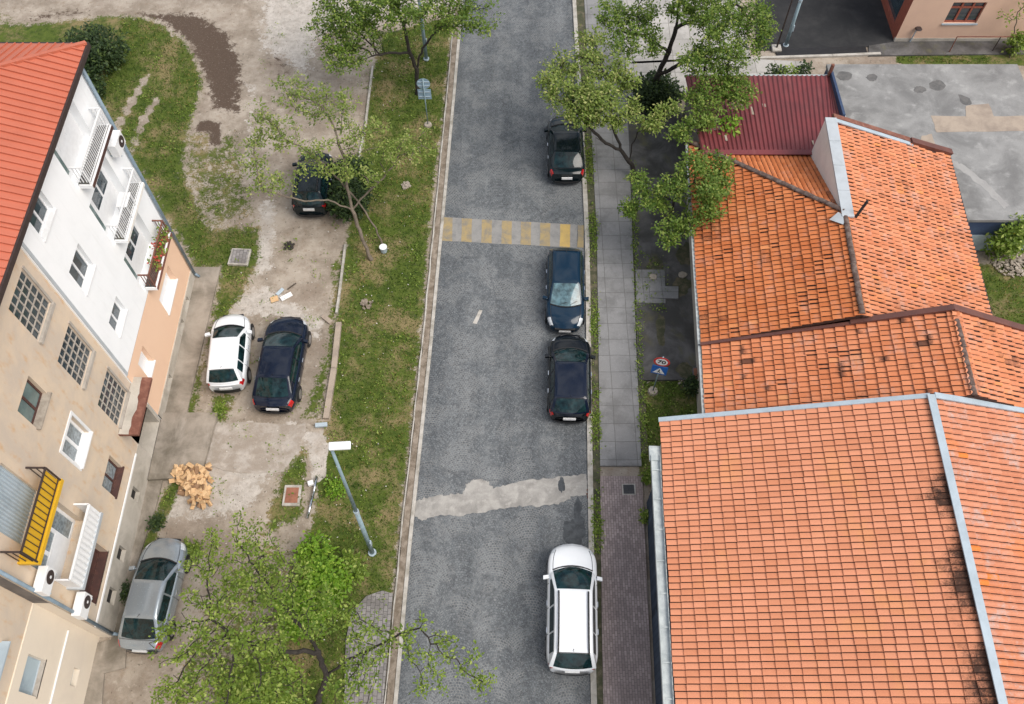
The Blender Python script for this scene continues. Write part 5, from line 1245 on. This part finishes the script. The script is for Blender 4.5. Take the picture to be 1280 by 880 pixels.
# T5 leaning tree
a = at(797, 226)
tree('tree', 'leaning pale-leaved tree whose crown hangs over the black saloon at the far kerb',
     [[tuple(a), pl_(790,206,.9), pl_(778,190,1.7), pl_(757,179,2.6), pl_(745,172,3.2)], [pl_(788,200,1.1), pl_(790,180,2.2), pl_(797,165,3.0)], [pl_(778,190,1.7), pl_(768,165,3.0), pl_(764,135,4.0)], [pl_(757,179,2.6), pl_(738,160,3.6), pl_(722,140,4.4)]],
     [lob(700,85,4.4,(.9,.9,.6),34), lob(735,80,4.8,(1.1,1.0,.7),50), lob(715,120,4.6,(1.2,1.0,.7),80), lob(750,120,4.8,(1.1,1.0,.7),80), lob(735,145,4.3,(1.1,.7,.5),60), lob(765,85,5.0,(.9,.8,.6),34), lob(770,150,4.0,(.7,.6,.5),22), lob(815,152,4.0,(.8,.5,.4),24), lob(835,142,4.2,(.7,.5,.4),20), lob(745,50,5.0,(.9,.7,.5),30), lob(685,100,4.6,(.6,.6,.4),20), lob(780,105,4.6,(.7,.6,.5),34), lob(790,135,4.2,(.5,.4,.4),18)],
     M['leaf_b'], M['bark_dark'], 45, dens=1.0, leafk=20, ls=.68, leaf_on=.034, p=2.1, fill=.8, thin=1.35)
# T6 bushy tree by the tiled roof
a = at(832, 303)
tree('tree', 'bushy pale green tree growing against the eave of the far tiled house',
     [[tuple(a), pl_(836,275,1.2), pl_(842,250,2.4)], [pl_(842,250,2.4), pl_(868,228,3.6), pl_(873,190,5.0)], [pl_(842,250,2.4), pl_(815,240,3.2)]],
     [lob(800,228,3.8,(.8,.6,.45),50), lob(842,232,4.4,(.9,.6,.5),70), lob(888,238,4.8,(.75,.8,.6),60), lob(848,285,3.4,(1.0,.45,.45),60), lob(882,268,4.0,(.8,.5,.5),45), lob(786,262,3.2,(.5,.5,.4),26), lob(868,205,5.0,(.8,.5,.5),36), lob(893,205,4.9,(.75,.6,.5),50), lob(900,235,4.3,(.6,.7,.5),40), lob(815,255,3.6,(.7,.5,.4),40), lob(905,220,4.6,(.4,.6,.4),24), lob(835,300,3.0,(.5,.3,.3),20)],
     M['leaf_a'], M['bark_dark'], 46, dens=1.0, leafk=18, ls=.66, leaf_on=.04, fill=.5)
# ---- shrubs
def shrub(label, px, py, rad, h, n, leaf, seed, name='shrub', group='shrubs', ls=1.0, k=8, z0=0):
    c = at(px, py, z0); r = np.random.default_rng(seed); t = thing(name, c, label, 'shrub' if name == 'shrub' else 'plant', group)
    b = MB()
    for q in range(9):
        an = r.uniform(0, 6.28); rr = r.uniform(.3, .8)*rad; b.cyl(c, c+Vector((math.cos(an)*rr, math.sin(an)*rr, h*r.uniform(.5, .9))), .02, .008, 5)
    b.build('stem', M['bark'], t)
    q = r.normal(size=(n, 3)); q /= np.linalg.norm(q, axis=1)[:, None]; q *= (r.random(n)**.4)[:, None]
    C = np.array(c)+np.array([0,0,h*.5])+q*np.array([rad, rad, h*.5]); C[:, 2] = np.maximum(C[:, 2], z0+.05)
    leaves_mesh('foliage', C, r.uniform(.6, 1.2, n)*ls, seed+9, leaf, t, k=k, spread=.2)
    return t
shrub('dark green shrub against the far corner of the white apartment block', 124, 82, 1.75, 1.9, 620, M['leaf_d'], 61)
shrub('lighter green shrub at the corner downpipe of the white apartment block', 118, 118, .8, .9, 130, M['leaf_d'], 62)
shrub('dark green bush on the lawn edge behind the two-stemmed tree', 437, 262, 1.05, 1.5, 360, M['leaf_d'], 63)
shrub('dark bush beside the off-roader, above its neighbour on the lawn edge', 442, 228, .9, 1.3, 240, M['leaf_d'], 64)
shrub('dark bush around the trunk foot of the large top-right tree', 818, 128, 1.35, 1.3, 420, M['leaf_d'], 65)
shrub('bright green clump standing in for lit foliage of the large bottom-left tree', 415, 735, .8, 2.2, 200, M['leaf_c'], 66, ls=.85)  # this and the next two are added clumps for the tree's lit foliage
shrub('bright yellow-green clump standing in for lit tree foliage nearest the foot of the street lamp', 440, 716, .6, 1.2, 110, M['leaf_e'], 166, ls=.85)
shrub('loose bright green clump standing in for lit foliage above the big tree crown', 398, 700, .7, 1.5, 120, M['leaf_c'], 167, ls=.85)
shrub('bright green bush under the big tree, left of the paving', 386, 770, 1.0, 1.8, 240, M['leaf_c'], 67, ls=.85)
shrub('mid green bush at the very bottom beneath the big tree', 330, 872, 1.4, 2.2, 320, M['leaf_e'], 68, ls=.8)
shrub('vivid green bush poking over the eave where burgundy and tiled roofs meet', 893, 222, .8, 4.2, 260, M['leaf_c'], 69)
hx = at(992, 95, 2.75)
for k, (dx_, lb) in enumerate(((-.75,'left end of the dark hedge behind the burgundy roof'),(0,'middle bush of the dark hedge behind the burgundy roof'),(.75,'right end of the dark hedge behind the burgundy roof'))):
    h0 = Vector((hx.x+dx_, hx.y+.75, 0)); r_ = np.random.default_rng(70+k); t_ = thing('shrub', h0, lb, 'shrub', 'shrubs')
    q_ = r_.normal(size=(130, 3)); q_ /= np.linalg.norm(q_, axis=1)[:, None]; q_ *= (r_.random(130)**.4)[:, None]
    leaves_mesh('foliage', np.array(h0)+np.array([0,0,1.4])+q_*np.array([.5,.42,1.4]), r_.uniform(.6,1.1,130), 170+k, M['leaf_e' if k == 1 else 'leaf_d'], t_, k=8, spread=.18)
    b = MB(); b.cyl(h0, h0+UPZ*2.0, .04, .02, 6); b.build('stem', M['bark'], t_)
shrub('leafy sapling in front of the painted garage wall', 1243, 318, .9, 2.6, 190, M['leaf_e'], 71, ls=1.1)
shrub('low plant sprouting at the foot of the blue house wall', 806, 648, .22, .5, 26, M['leaf_e'], 72, ls=.6)
shrub('small weed tuft at the top corner of the blue house wall', 811, 598, .3, .5, 50, M['leaf_e'], 73, ls=.6)
shrub('dark plant at the base of the house wall in the grass patch', 866, 487, .45, .6, 80, M['leaf_d'], 74, ls=.7)
shrub('small seedling tuft in the lawn beside the lamp post', 420, 612, .4, .35, 50, M['leaf_c'], 75, ls=.6)
shrub('clump of weeds on the gravel below the white hatchback', 275, 516, .3, .25, 40, M['leaf_e'], 76, ls=.55)
shrub('dark ivy clump on the apron by the silver saloon wing', 158, 742, .35, .3, 60, M['leaf_d'], 77, ls=.6)
shrub('weeds at the edge of the apron above the silver saloon', 197, 655, .25, .35, 36, M['leaf_d'], 78, ls=.6)
shrub('yellowish weeds beside the silver saloon bonnet', 241, 690, .5, .5, 60, M['leaf_e'], 79, ls=.6)
shrub('straggly grass clump beside the service path at the top right', 1262, 66, .5, 1.4, 60, M['leaf_e'], 80)
# bare twiggy sapling at the railing top right
a = at(1262, 72)
tree('sapling', 'thin sapling beside the railing at the top right edge', [[tuple(a), pl_(1268,40,1.2), pl_(1272,15,2.2)]], [lob(1262,20,2.4,(.7,.5,.5),22), lob(1285,5,3,(.8,.6,.6),26)], M['leaf_e'], M['bark'], 81, dens=.6, leafk=7, ls=.8, cat='sapling', di=4)
# ---- grass blades over the lawn zones
def zone_at(x, y):
    i = np.clip(np.searchsorted(gx, x)-1, 0, len(gx)-2); j = np.clip(np.searchsorted(gy, y)-1, 0, len(gy)-2); return zone[i, j, 0]
nb = 300000
X = rng.uniform(-22, 26, nb); Y = rng.uniform(2, 46, nb)
pn = sum(np.sin(X*f*1.3+Y*f*.9+ph)*np.cos(Y*f*1.1-X*f*.7+ph*2) for f, ph in ((.7,.3),(1.9,1.1),(4.3,2.0)))/3
zv = zone_at(X, Y)+pn*.38
xl_ = np.interp(Y, [a for a, b in LP], [b for a, b in LP]); 
ok = (rng.random(nb) < np.clip((zv-.35)*1.7, 0, 1)) & ((X < xl_-.46) | (X > 5.2)) & (zv > .35)
X, Y = X[ok], Y[ok]; m = len(X)
hgt = rng.uniform(.04, .13, m)*np.clip(zone_at(X, Y)+.2, .5, 1); an = rng.uniform(0, 6.283, m); wd2 = rng.uniform(.012, .028, m)
zb_ = .02*np.sin(X*.9+1)*np.cos(Y*.7)-.03
p0 = np.stack([X-np.cos(an)*wd2, Y-np.sin(an)*wd2, zb_], 1); p1 = np.stack([X+np.cos(an)*wd2, Y+np.sin(an)*wd2, zb_], 1)
p2 = np.stack([X+rng.normal(0,.05,m), Y+rng.normal(0,.05,m), zb_+hgt+.02], 1)
V = np.stack([p0, p1, p2], 1).reshape(-1, 3); Fc = np.arange(3*m).reshape(-1, 3)
dry = np.clip(.5+.5*np.sin(X*.8+2)*np.cos(Y*.5+1)+rng.normal(0,.25,m)-.25, 0, 1)
T = np.repeat(np.stack([rng.random(m), np.where(rng.random(m) < dry*.6, 1.0, .4), rng.random(m)], 1), 3, 0)
dz_ = []
for _ in range(5200):
    x, y = random.uniform(-14, -5), random.uniform(4, 44)
    z_ = zone_at(np.array([x]), np.array([y]))[0]
    if z_ < .45 and math.sin(x*2.3+y*.8)*math.cos(y*1.1-x)+random.uniform(-.7,.4) > .42 and x < itp(LP, y)-.7: dz_.append((x, y, .02))
tag(leaves_mesh('dirt_weeds', np.array(dz_), rng.uniform(.2,.5,len(dz_)), 95, M['leaf_e'], None, k=5, spread=.25), 'small weeds sprouting from the bare earth and gravel', 'weeds', kind='stuff')
cz = []
for _ in range(9000):
    x, y = random.uniform(-22, -3), random.uniform(4, 46)
    if zone_at(np.array([x]), np.array([y]))[0] > .55 and x < itp(LP, y)-.7 and math.sin(x*1.7+y)*math.cos(y*1.3-x*.6)+random.uniform(-.6,.6) > .35: cz.append((x, y, .03))
tag(leaves_mesh('lawn_weeds', np.array(cz), rng.uniform(.25,.6,len(cz)), 93, M['leaf_e'], None, k=6, spread=.3), 'broad-leaved weeds and clover clumps in the lawns', 'weeds', kind='stuff')
tag(fast_mesh('grass', V, Fc, M['grass'], None, T), 'short patchy lawn grass with dry yellow blades', 'grass', kind='stuff')
# moss and weeds growing along the kerb joints
pts = []
for _ in range(1600):
    y = random.uniform(10, 36)
    if random.random() < .5+.5*math.sin(y*1.3): pts.append((random.uniform(itp(RP,y)+.2, itp(PL,y)+.02), y, .09))
    if 14 < y < 30 and random.random() < .45: pts.append((itp(PR,y)+random.uniform(0,.28), y, .1))
yp = [tuple(at(*p)[:2]) for p in [(803,320),(832,323),(836,360),(828,395),(806,398)]]; yq = [tuple(at(*p)[:2]) for p in [(797,478),(880,478),(880,560),(815,585),(798,560)]]
for _ in range(2600):
    x, y = random.uniform(5.2, 8.2), random.uniform(13.5, 25)
    for q_, pr_w in ((yp, .22), (yq, .16)):
        if random.random() < pr_w and inside(q_, np.array([x]), np.array([y]))[0] > 0: pts.append((x, y, .13 if q_ is yp else .06))
o = leaves_mesh('kerb_weeds', np.array(pts), rng.uniform(.3,.6,len(pts)), 91, M['leaf_e'], None, k=5, spread=.15)
tag(o, 'weeds and moss growing in the joints beside kerb and yard', 'weeds', kind='stuff')
# loose stones, leaf scraps and small litter on the bare ground
b = MB(); r = random.Random(12)
for _ in range(620):
    x, y = r.uniform(-13.5, -4.7), r.uniform(5, 44); s = r.uniform(.010, .030)
    if r.random() < .25: x = r.uniform(itp(LP,y)-.5, itp(LP,y)-.15)
    c = Vector((x, y, .02+s*.3)); a = r.uniform(0, 6.28)
    b.obox(c, Vector((math.cos(a),math.sin(a),.2))*s, Vector((-math.sin(a),math.cos(a),0))*s*.7, UPZ*s*.4)
tag(b.build('gravel', M['pebble']), 'loose pale stones scattered over the bare ground', 'gravel', kind='stuff')
# ================================================================== STREET FURNITURE AND LOOSE THINGS
def lamp_post(label, base, h, head, lean=(0,0), cap=None):
    t = thing('street_lamp', base, label, 'street lamp', 'street lamps')
    b = MB(); b.cyl((0,0,0), (lean[0]*.45,lean[1]*.45,h*.45), .095, .085, 14); b.cyl((lean[0]*.45,lean[1]*.45,h*.45), (lean[0],lean[1],h), .07, .05, 14); b.build('pole', M['pole'], t, local=True, smooth=True)
    b = MB(); b.cyl((lean[0]*.44,lean[1]*.44,h*.44), (lean[0]*.46,lean[1]*.46,h*.46), .10, .10, 14); b.cyl((0,0,0), (0,0,.06), .16, .16, 14); b.build('collar', M['zinc'], t, local=True)
    b = MB(); hx, hy = head; d = Vector((hx,hy,0)); L = d.length; d.normalize(); s_ = Vector((-d.y,d.x,0)); tp = Vector((lean[0],lean[1],h))
    b.obox(tp+d*L*.42+UPZ*.06, d*L*.5, s_*.13, UPZ*.05); b.build('lamp_head', M['lamp_white'], t, local=True, recalc=True, bevel=.03)
    b = MB(); b.obox(tp+d*L*.5+UPZ*.003, d*L*.32, s_*.10, UPZ*.008); b.build('lens', M['glass_teal'], t, local=True, recalc=True)
    b = MB(); b.bar(tp-UPZ*.15, tp+d*.12+UPZ*.04, .05, .05); b.build('arm', M['pole'], t, local=True, recalc=True)
    b = MB(); b.box((.085,-.07,1.0), (.13,.07,1.35)); b.build('access_door', M['zinc'], t, local=True, recalc=True)
    return t
b0 = at(465.5, 691); tp = at(413.5, 559, 9.0)
lamp_post('tall blue-grey street lamp with white head standing on the lawn above the paving', b0, 9.0, (.66,.04), (tp.x-b0.x, tp.y-b0.y))
b0 = at(533, 74); lamp_post('blue-grey lamp pole rising through the top left tree beside the road', b0, 8.5, (.9,.1), (-.1,.1))
b0 = at(982, 57); tp = at(1001, 0, 3.2); lamp_post('thin pale pole at the edge of the dark asphalt yard', b0, 7.0, (.7,0), ((tp.x-b0.x)*2.1, (tp.y-b0.y)*2.1))
b0 = at(1137, 53); t = thing('street_lamp', b0, 'small grey lamp standing at the foot of the peach wall', 'street lamp', 'street lamps')
b = MB(); b.cyl((0,0,0), (.02,-.05,.95), .035, .03, 10); b.build('pole', M['zinc'], t, local=True)
b = MB(); b.cyl((.1,-.05,.95), (.1,-.05,1.02), .2, .14, 14); b.build('lamp_head', M['iron'], t, local=True)
# sign seen from behind, left lawn
b0 = at(535, 156); t = thing('road_sign', b0, 'round and square road signs on one pole seen from behind beside the road', 'road sign', 'road signs')
b = MB(); b.cyl((0,0,0), (0,0,3.05), .03, .03, 10); b.build('pole', M['pole'], t, local=True, smooth=True)
b = MB(); b.cyl((0,.04,2.72), (0,.055,2.72), .33, .33, 28); b.build('round_plate', M['sign_back'], t, local=True)
b = MB(); b.box((-.33,.04,1.72), (.33,.055,2.37)); b.build('square_plate', M['sign_back'], t, local=True, recalc=True, bevel=.02)
b = MB()
for z in (1.9, 2.2, 2.6, 2.85): b.box((-.28,.012,z-.02), (.28,.039,z+.02))
b.build('clamp', M['zinc'], t, local=True, recalc=True)
b = MB(); b.cyl((0,0,-.03), (0,0,.07), .22, .18, 12); b.build('footing', M['stone'], t, local=True)
# sign at the right yard
b0 = at(816, 489); t = thing('road_sign', b0, 'red ringed 70 sign above a blue crossing sign in the yard by the pavement', 'road sign', 'road signs', R(-14))
b = MB(); b.cyl((0,0,0), (0,0,2.95), .03, .03, 10); b.build('pole', M['pole'], t, local=True, smooth=True)
TL = R(0)
def disc(b, r0, y, n=32): b.cyl((0,y,2.62), (0,y-.012,2.62), r0, r0, n)
b = MB(); disc(b, .33, -.035); dp = b.build('round_plate', M['sign_red'], t, local=True)
b = MB(); b.cyl((0,-.0475,2.62), (0,-.051,2.62), .245, .245, 32); b.build('white_disc', M['sign_white'], dp, local=True)
fc = bpy.data.curves.new('numerals', 'FONT'); fc.body = '70'; fc.size = .34; fc.align_x = 'CENTER'; fc.align_y = 'CENTER'; fc.extrude = .003; fc.offset = .008
fo = bpy.data.objects.new('numerals', fc); COL.objects.link(fo); fo.rotation_euler = (R(90), 0, 0); fo.location = (0, -.054, 2.62)
me_ = bpy.data.meshes.new_from_object(fo.evaluated_get(bpy.context.evaluated_depsgraph_get())); bpy.data.objects.remove(fo)
no = bpy.data.objects.new('numerals', me_); COL.objects.link(no); no.rotation_euler = (R(90), 0, 0); no.location = (0, -.054, 2.62); no.parent = dp
me_.materials.clear(); me_.materials.append(M['black'])
b = MB(); b.box((-.32,-.047,1.62), (.32,-.035,2.26)); sp_ = b.build('square_plate', M['sign_blue'], t, local=True, recalc=True)
b = MB(); b.prism([(-.25,0),(.25,0),(0,.43)], 0, .004); tri = b.build('white_triangle', M['sign_white'], sp_, local=True); tri.rotation_euler = (R(90),0,0); tri.location = (0,-.0475,1.70)
b = MB(); b.cyl((0,-.0525,1.99), (0,-.055,1.99), .028, .028, 12); b.bar((0,-.054,1.95), (-.01,-.054,1.86), .05, .004, up=Vector((0,1,0))); b.bar((-.01,-.054,1.87), (-.06,-.054,1.76), .03, .004, up=Vector((0,1,0))); b.bar((-.01,-.054,1.87), (.05,-.054,1.76), .03, .004, up=Vector((0,1,0)))
b.build('walking_figure', M['black'], sp_, local=True)
b = MB(); b.cyl((0,0,-.03), (0,0,.09), .24, .2, 9); b.build('footing', M['stone'], t, local=True)
# covers and hatches
def cover(name, label, px, z, frame, inner, inset, cat):
    q = [at(p[0], p[1], z) for p in px]; c = sum(q, Vector((0,0,0)))/4; t = thing(name, Vector((c.x,c.y,0)), label, cat)
    b = MB(); b.prism([(p.x,p.y) for p in q], z-.2, z); b.build('frame', frame, t, recalc=True, bevel=.015)
    b = MB(); b.prism([tuple((c+(p-c)*inset)[:2]) for p in q], z-.1, z+.006); b.build('lid', inner, t, recalc=True)
cover('access_cover', 'square grey concrete cover slab in the lawn above the parked white hatchback', [(290,310),(314,311),(309,331),(284,330)], .10, M['kerb'], M['grey_pavers'], .86, 'cover')
cover('access_cover', 'rusty hatch in a pale frame beside the gravel near the lamp post', [(356,606),(377,606),(374,632),(352,632)], .08, M['kerb'], M['hatch'], .74, 'cover')
cover('access_cover', 'dark iron cover in a pale frame set in the brown pavers', [(777,604.5),(794,604.5),(795,618.5),(778,618.5)], .115, M['kerb'], M['manhole'], .80, 'cover')
cover('access_cover', 'brown cellar hatch against the middle house wall', [(866,459),(877,458.5),(878,479),(867,479)], .26, M['yard'], M['hatch'], .85, 'cover')
# firewood heap, every split log its own thing
def log_mesh(seed):
    r = random.Random(seed); L = r.uniform(.20,.31); R_0 = r.uniform(.12,.17); a0 = r.uniform(1.0, 2.4); k = 6
    b = MB(); ring = [(0,0)]+[(math.cos(a0*j/k)*R_0*r.uniform(.9,1.08), math.sin(a0*j/k)*R_0*r.uniform(.9,1.08)) for j in range(k+1)]
    cx = sum(p[0] for p in ring)/len(ring); cy = sum(p[1] for p in ring)/len(ring); ring = [(p[0]-cx,p[1]-cy) for p in ring]; n = len(ring)
    A_ = [Vector((-L/2,p[0],p[1])) for p in ring]; B_ = [Vector((L/2+r.uniform(-.02,.02),p[0],p[1])) for p in ring]
    b.face(A_); b.face(B_[::-1])
    for j in range(n): q = (j+1) % n; b.face([A_[j], B_[j], B_[q], A_[q]], 0 if j in (0, n-1) else 1)
    return b
protos = []
hp = [tuple(at(*p)[:2]) for p in [(216,585),(240,580),(264,584),(264,605),(266,620),(262,634),(244,636),(232,628),(226,610),(212,600)]]
hc = Vector((sum(p[0] for p in hp)/len(hp), sum(p[1] for p in hp)/len(hp), 0)); r = random.Random(31); made = []; i = 0
while len(made) < 130:
    x = r.uniform(min(p[0] for p in hp), max(p[0] for p in hp)); y = r.uniform(min(p[1] for p in hp), max(p[1] for p in hp))
    d = float(inside(hp, np.array([x]), np.array([y]))[0])
    if d < -.05: continue
    lay = len(made) // 48; zt = .07+lay*.13
    if lay > 0 and d < .12*lay: continue
    if any(math.hypot(x-a, y-b_) < (.15 if lay == 0 else .17) and l == lay for a, b_, l in made) and r.random() < .93: continue
    made.append((x, y, lay)); k = len(made)-1
    if k < 14: o = log_mesh(k).build('split_log', [M['wood_pale' if k % 2 else 'wood'], M['wood_end' if k % 3 == 0 else 'wood']], None, recalc=True); protos.append(o)
    else: o = protos[k % 14].copy(); COL.objects.link(o)
    o.location = (x, y, zt+r.uniform(0,.05)); o.rotation_euler = (r.uniform(-3,3), r.uniform(-.5,.5), r.uniform(0,6.28))
    tag(o, 'split firewood log in the heap beside the apartment apron', 'log', 'split logs in the firewood heap')
# broken panel, planks, scraps
def scrap(name, label, cat, px, py, ax, ay, h, mat, rz, tilt=0, z=.03):
    c = at(px, py, z); b = MB(); b.obox((0,0,h/2), Vector((ax/2,0,0)), Vector((0,ay/2,0)), UPZ*h/2)
    o = b.build(name, mat, None, recalc=True, bevel=min(.01, h*.2)); o.location = c; o.rotation_euler = (tilt, 0, rz); return tag(o, label, cat)
scrap('broken_panel', 'white broken panel lying on the pale earth above the black saloon', 'debris', 358, 371, .55, .22, .06, M['sign_white'], R(35), .15)
scrap('broken_panel', 'grey folded sheet beside the white broken panel', 'debris', 350, 365, .42, .16, .05, M['zinc'], R(55), .2)
scrap('stick', 'brown stick lying by the broken white panel', 'debris', 365, 358, .5, .05, .05, M['bark'], R(45))
scrap('plank', 'pale plank on the earth just below the broken white panel', 'debris', 343, 374, .35, .3, .03, M['wood'], R(20))
b = MB(); pts = [at(396,596,.12), at(391,620,.1), at(384,648,.06)]; b.tube(pts, .06, 8); tag(b.build('metal_pipe', M['chrome'], smooth=True), 'bent shiny metal pipe lying along the lawn edge by the rusty hatch', 'pipe')
scrap('concrete_block', 'white block at the head of the metal pipe', 'debris', 389, 605, .22, .2, .16, M['sign_white'], R(20))
scrap('concrete_block', 'grey block where the pink edging wall ends', 'debris', 402, 532, .5, .18, .12, M['zinc'], R(5))
c = at(480, 314); t = thing('bucket', c, 'round white lidded tub at the foot of the two-stemmed tree', 'tub')
b = MB(); b.cyl((0,0,0), (0,0,.32), .15, .17, 18); b.build('body', M['zinc'], t, local=True)
b = MB(); b.cyl((0,0,.32), (0,0,.345), .18, .18, 18); b.cyl((0,0,.345), (0,0,.35), .1, .1, 14); b.build('lid', M['lamp_white'], t, local=True)
def heap(label, px, py, rad, mat, n, seed, cat='heap', name='debris_heap'):
    r = random.Random(seed); c = at(px, py); b = MB()
    for _ in range(n):
        a = r.uniform(0,6.28); q = r.random()**.6*rad; s = r.uniform(.03,.08); p = c+Vector((math.cos(a)*q, math.sin(a)*q, .02+max(0,(rad-q))*.3*r.random())); a = r.uniform(0,6.28)
        b.obox(p, Vector((math.cos(a),math.sin(a),r.uniform(-.4,.4)))*s, Vector((-math.sin(a),math.cos(a),r.uniform(-.4,.4)))*s*.7, UPZ*s*.4)
    tag(b.build(name, mat, recalc=True), label, cat)
heap('brown heap of dead plants and scraps in the middle of the lawn', 457, 380, .28, M['litter'], 40, 3)
heap('small dark heap on the light earth track below the off-roader', 361, 308, .22, M['bark_dark'], 26, 4)
heap('grey rubble and a white stone on the lawn beside the road kerb', 508, 232, .22, M['stone'], 34, 5)
heap('rubble along the foot of the painted garage wall', 1262, 329, .8, M['stone'], 170, 6)
heap('broken stones beside the parking slab above the firewood', 226, 569, .4, M['stone'], 34, 7)
heap('brown leaf scraps on the kerb at the end of the pale road repair', 738, 617, .2, M['rust'], 16, 8)
heap('rubble stones in the yard beside the grass patch', 854, 477, .35, M['stone'], 22, 9)
# loose flagstones
for i, (px, py, s, lab) in enumerate(((853,344,.4,'pale rough stone lying in the dark yard'),(816,347,.4,'pinkish stone at the edge of the weedy yard strip'))):
    c = at(px, py, .12); rr = random.Random(i); b = MB(); b.prism([(math.cos(a)*s*rr.uniform(.4,.6), math.sin(a)*s*rr.uniform(.35,.55)) for a in np.linspace(0,6.28,9)[:-1]], 0, .08)
    o = b.build('flagstone', M['stone'], recalc=True, bevel=.015); o.location = c; tag(o, lab, 'stone')
# railing top right
q = [at(1186,66), at(1204,33,1.0), at(1290,32,1.0)]
g1 = at(1186,66); t = thing('railing', g1, 'thin rusty handrail on the path before the peach building', 'railing')
gA = Vector((g1.x+.25,g1.y+.1,0)); 
b = MB(); b.tube([Vector((g1.x,g1.y,.05)), Vector((g1.x+.05,g1.y+.1,1.0)), Vector((g1.x+4.5,g1.y+.1,1.0))], .028, 8); b.build('handrail', M['rust'], t)
for k in (2.4, 4.4): b = MB(); b.cyl((g1.x+k,g1.y+.1,.05), (g1.x+k,g1.y+.1,1.0), .028, .028, 8); b.build('post', M['iron'], t)
# thin dark pole near the plaza and its footing
b0 = at(970, 62); t = thing('pole', b0, 'slim dark pole standing on a pale footing beside the drainage trench', 'pole')
b = MB(); b.cyl((0,0,0), (.1,.3,5.5), .05, .035, 10); b.build('shaft', M['iron'], t, local=True, smooth=True)
b = MB(); b.box((-.25,-.25,0), (.25,.25,.16)); b.build('footing', M['kerb'], t, local=True, recalc=True, bevel=.03)
# ================================================================== LIGHT
W_ = bpy.data.worlds.new('World'); S.world = W_; W_.use_nodes = True
nt = W_.node_tree; nt.nodes.clear()
sky = nt.nodes.new('ShaderNodeTexSky'); sky.sky_type = 'NISHITA'; sky.sun_disc = False
EL, AZ = R(55), R(114)                                   # azimuth clockwise from +Y
sky.sun_elevation = EL; sky.sun_rotation = AZ; sky.dust_density = 4.0; sky.air_density = 1.0; sky.ozone_density = .4
bg = nt.nodes.new('ShaderNodeBackground'); bg.inputs[1].default_value = .10
tc = nt.nodes.new('ShaderNodeTexCoord'); nz = nt.nodes.new('ShaderNodeTexNoise'); nz.inputs['Scale'].default_value = 3.2; nz.inputs['Detail'].default_value = 7; nz.inputs['Roughness'].default_value = .6; nz.inputs['Distortion'].default_value = .4
mr = nt.nodes.new('ShaderNodeMapRange'); mr.interpolation_type = 'SMOOTHSTEP'; mr.inputs['From Min'].default_value = .42; mr.inputs['From Max'].default_value = .62
mxw = nt.nodes.new('ShaderNodeMix'); mxw.data_type = 'RGBA'; mxw.inputs[7].default_value = (9.0, 9.2, 9.6, 1)
nt.links.new(tc.outputs['Generated'], nz.inputs['Vector']); nt.links.new(nz.outputs[0], mr.inputs['Value']); nt.links.new(mr.outputs[0], mxw.inputs[0]); nt.links.new(sky.outputs[0], mxw.inputs[6])
ow = nt.nodes.new('ShaderNodeOutputWorld'); nt.links.new(mxw.outputs[2], bg.inputs[0]); nt.links.new(bg.outputs[0], ow.inputs[0])
sl = bpy.data.lights.new('sun', 'SUN'); sl.energy = 2.4; sl.angle = R(40); sl.color = (1.0, .95, .88)
so = bpy.data.objects.new('sun', sl); COL.objects.link(so)
dv = Vector((math.sin(AZ)*math.cos(EL), math.cos(AZ)*math.cos(EL), math.sin(EL)))
so.rotation_euler = dv.to_track_quat('Z', 'Y').to_euler(); so.location = (0, 0, 60)
S.view_settings.view_transform = 'Standard'; S.view_settings.look = 'None'; S.view_settings.gamma = 1.0; S.view_settings.use_curve_mapping = False
S.view_settings.exposure = .21
S.cycles.max_bounces = 6; S.cycles.transparent_max_bounces = 6
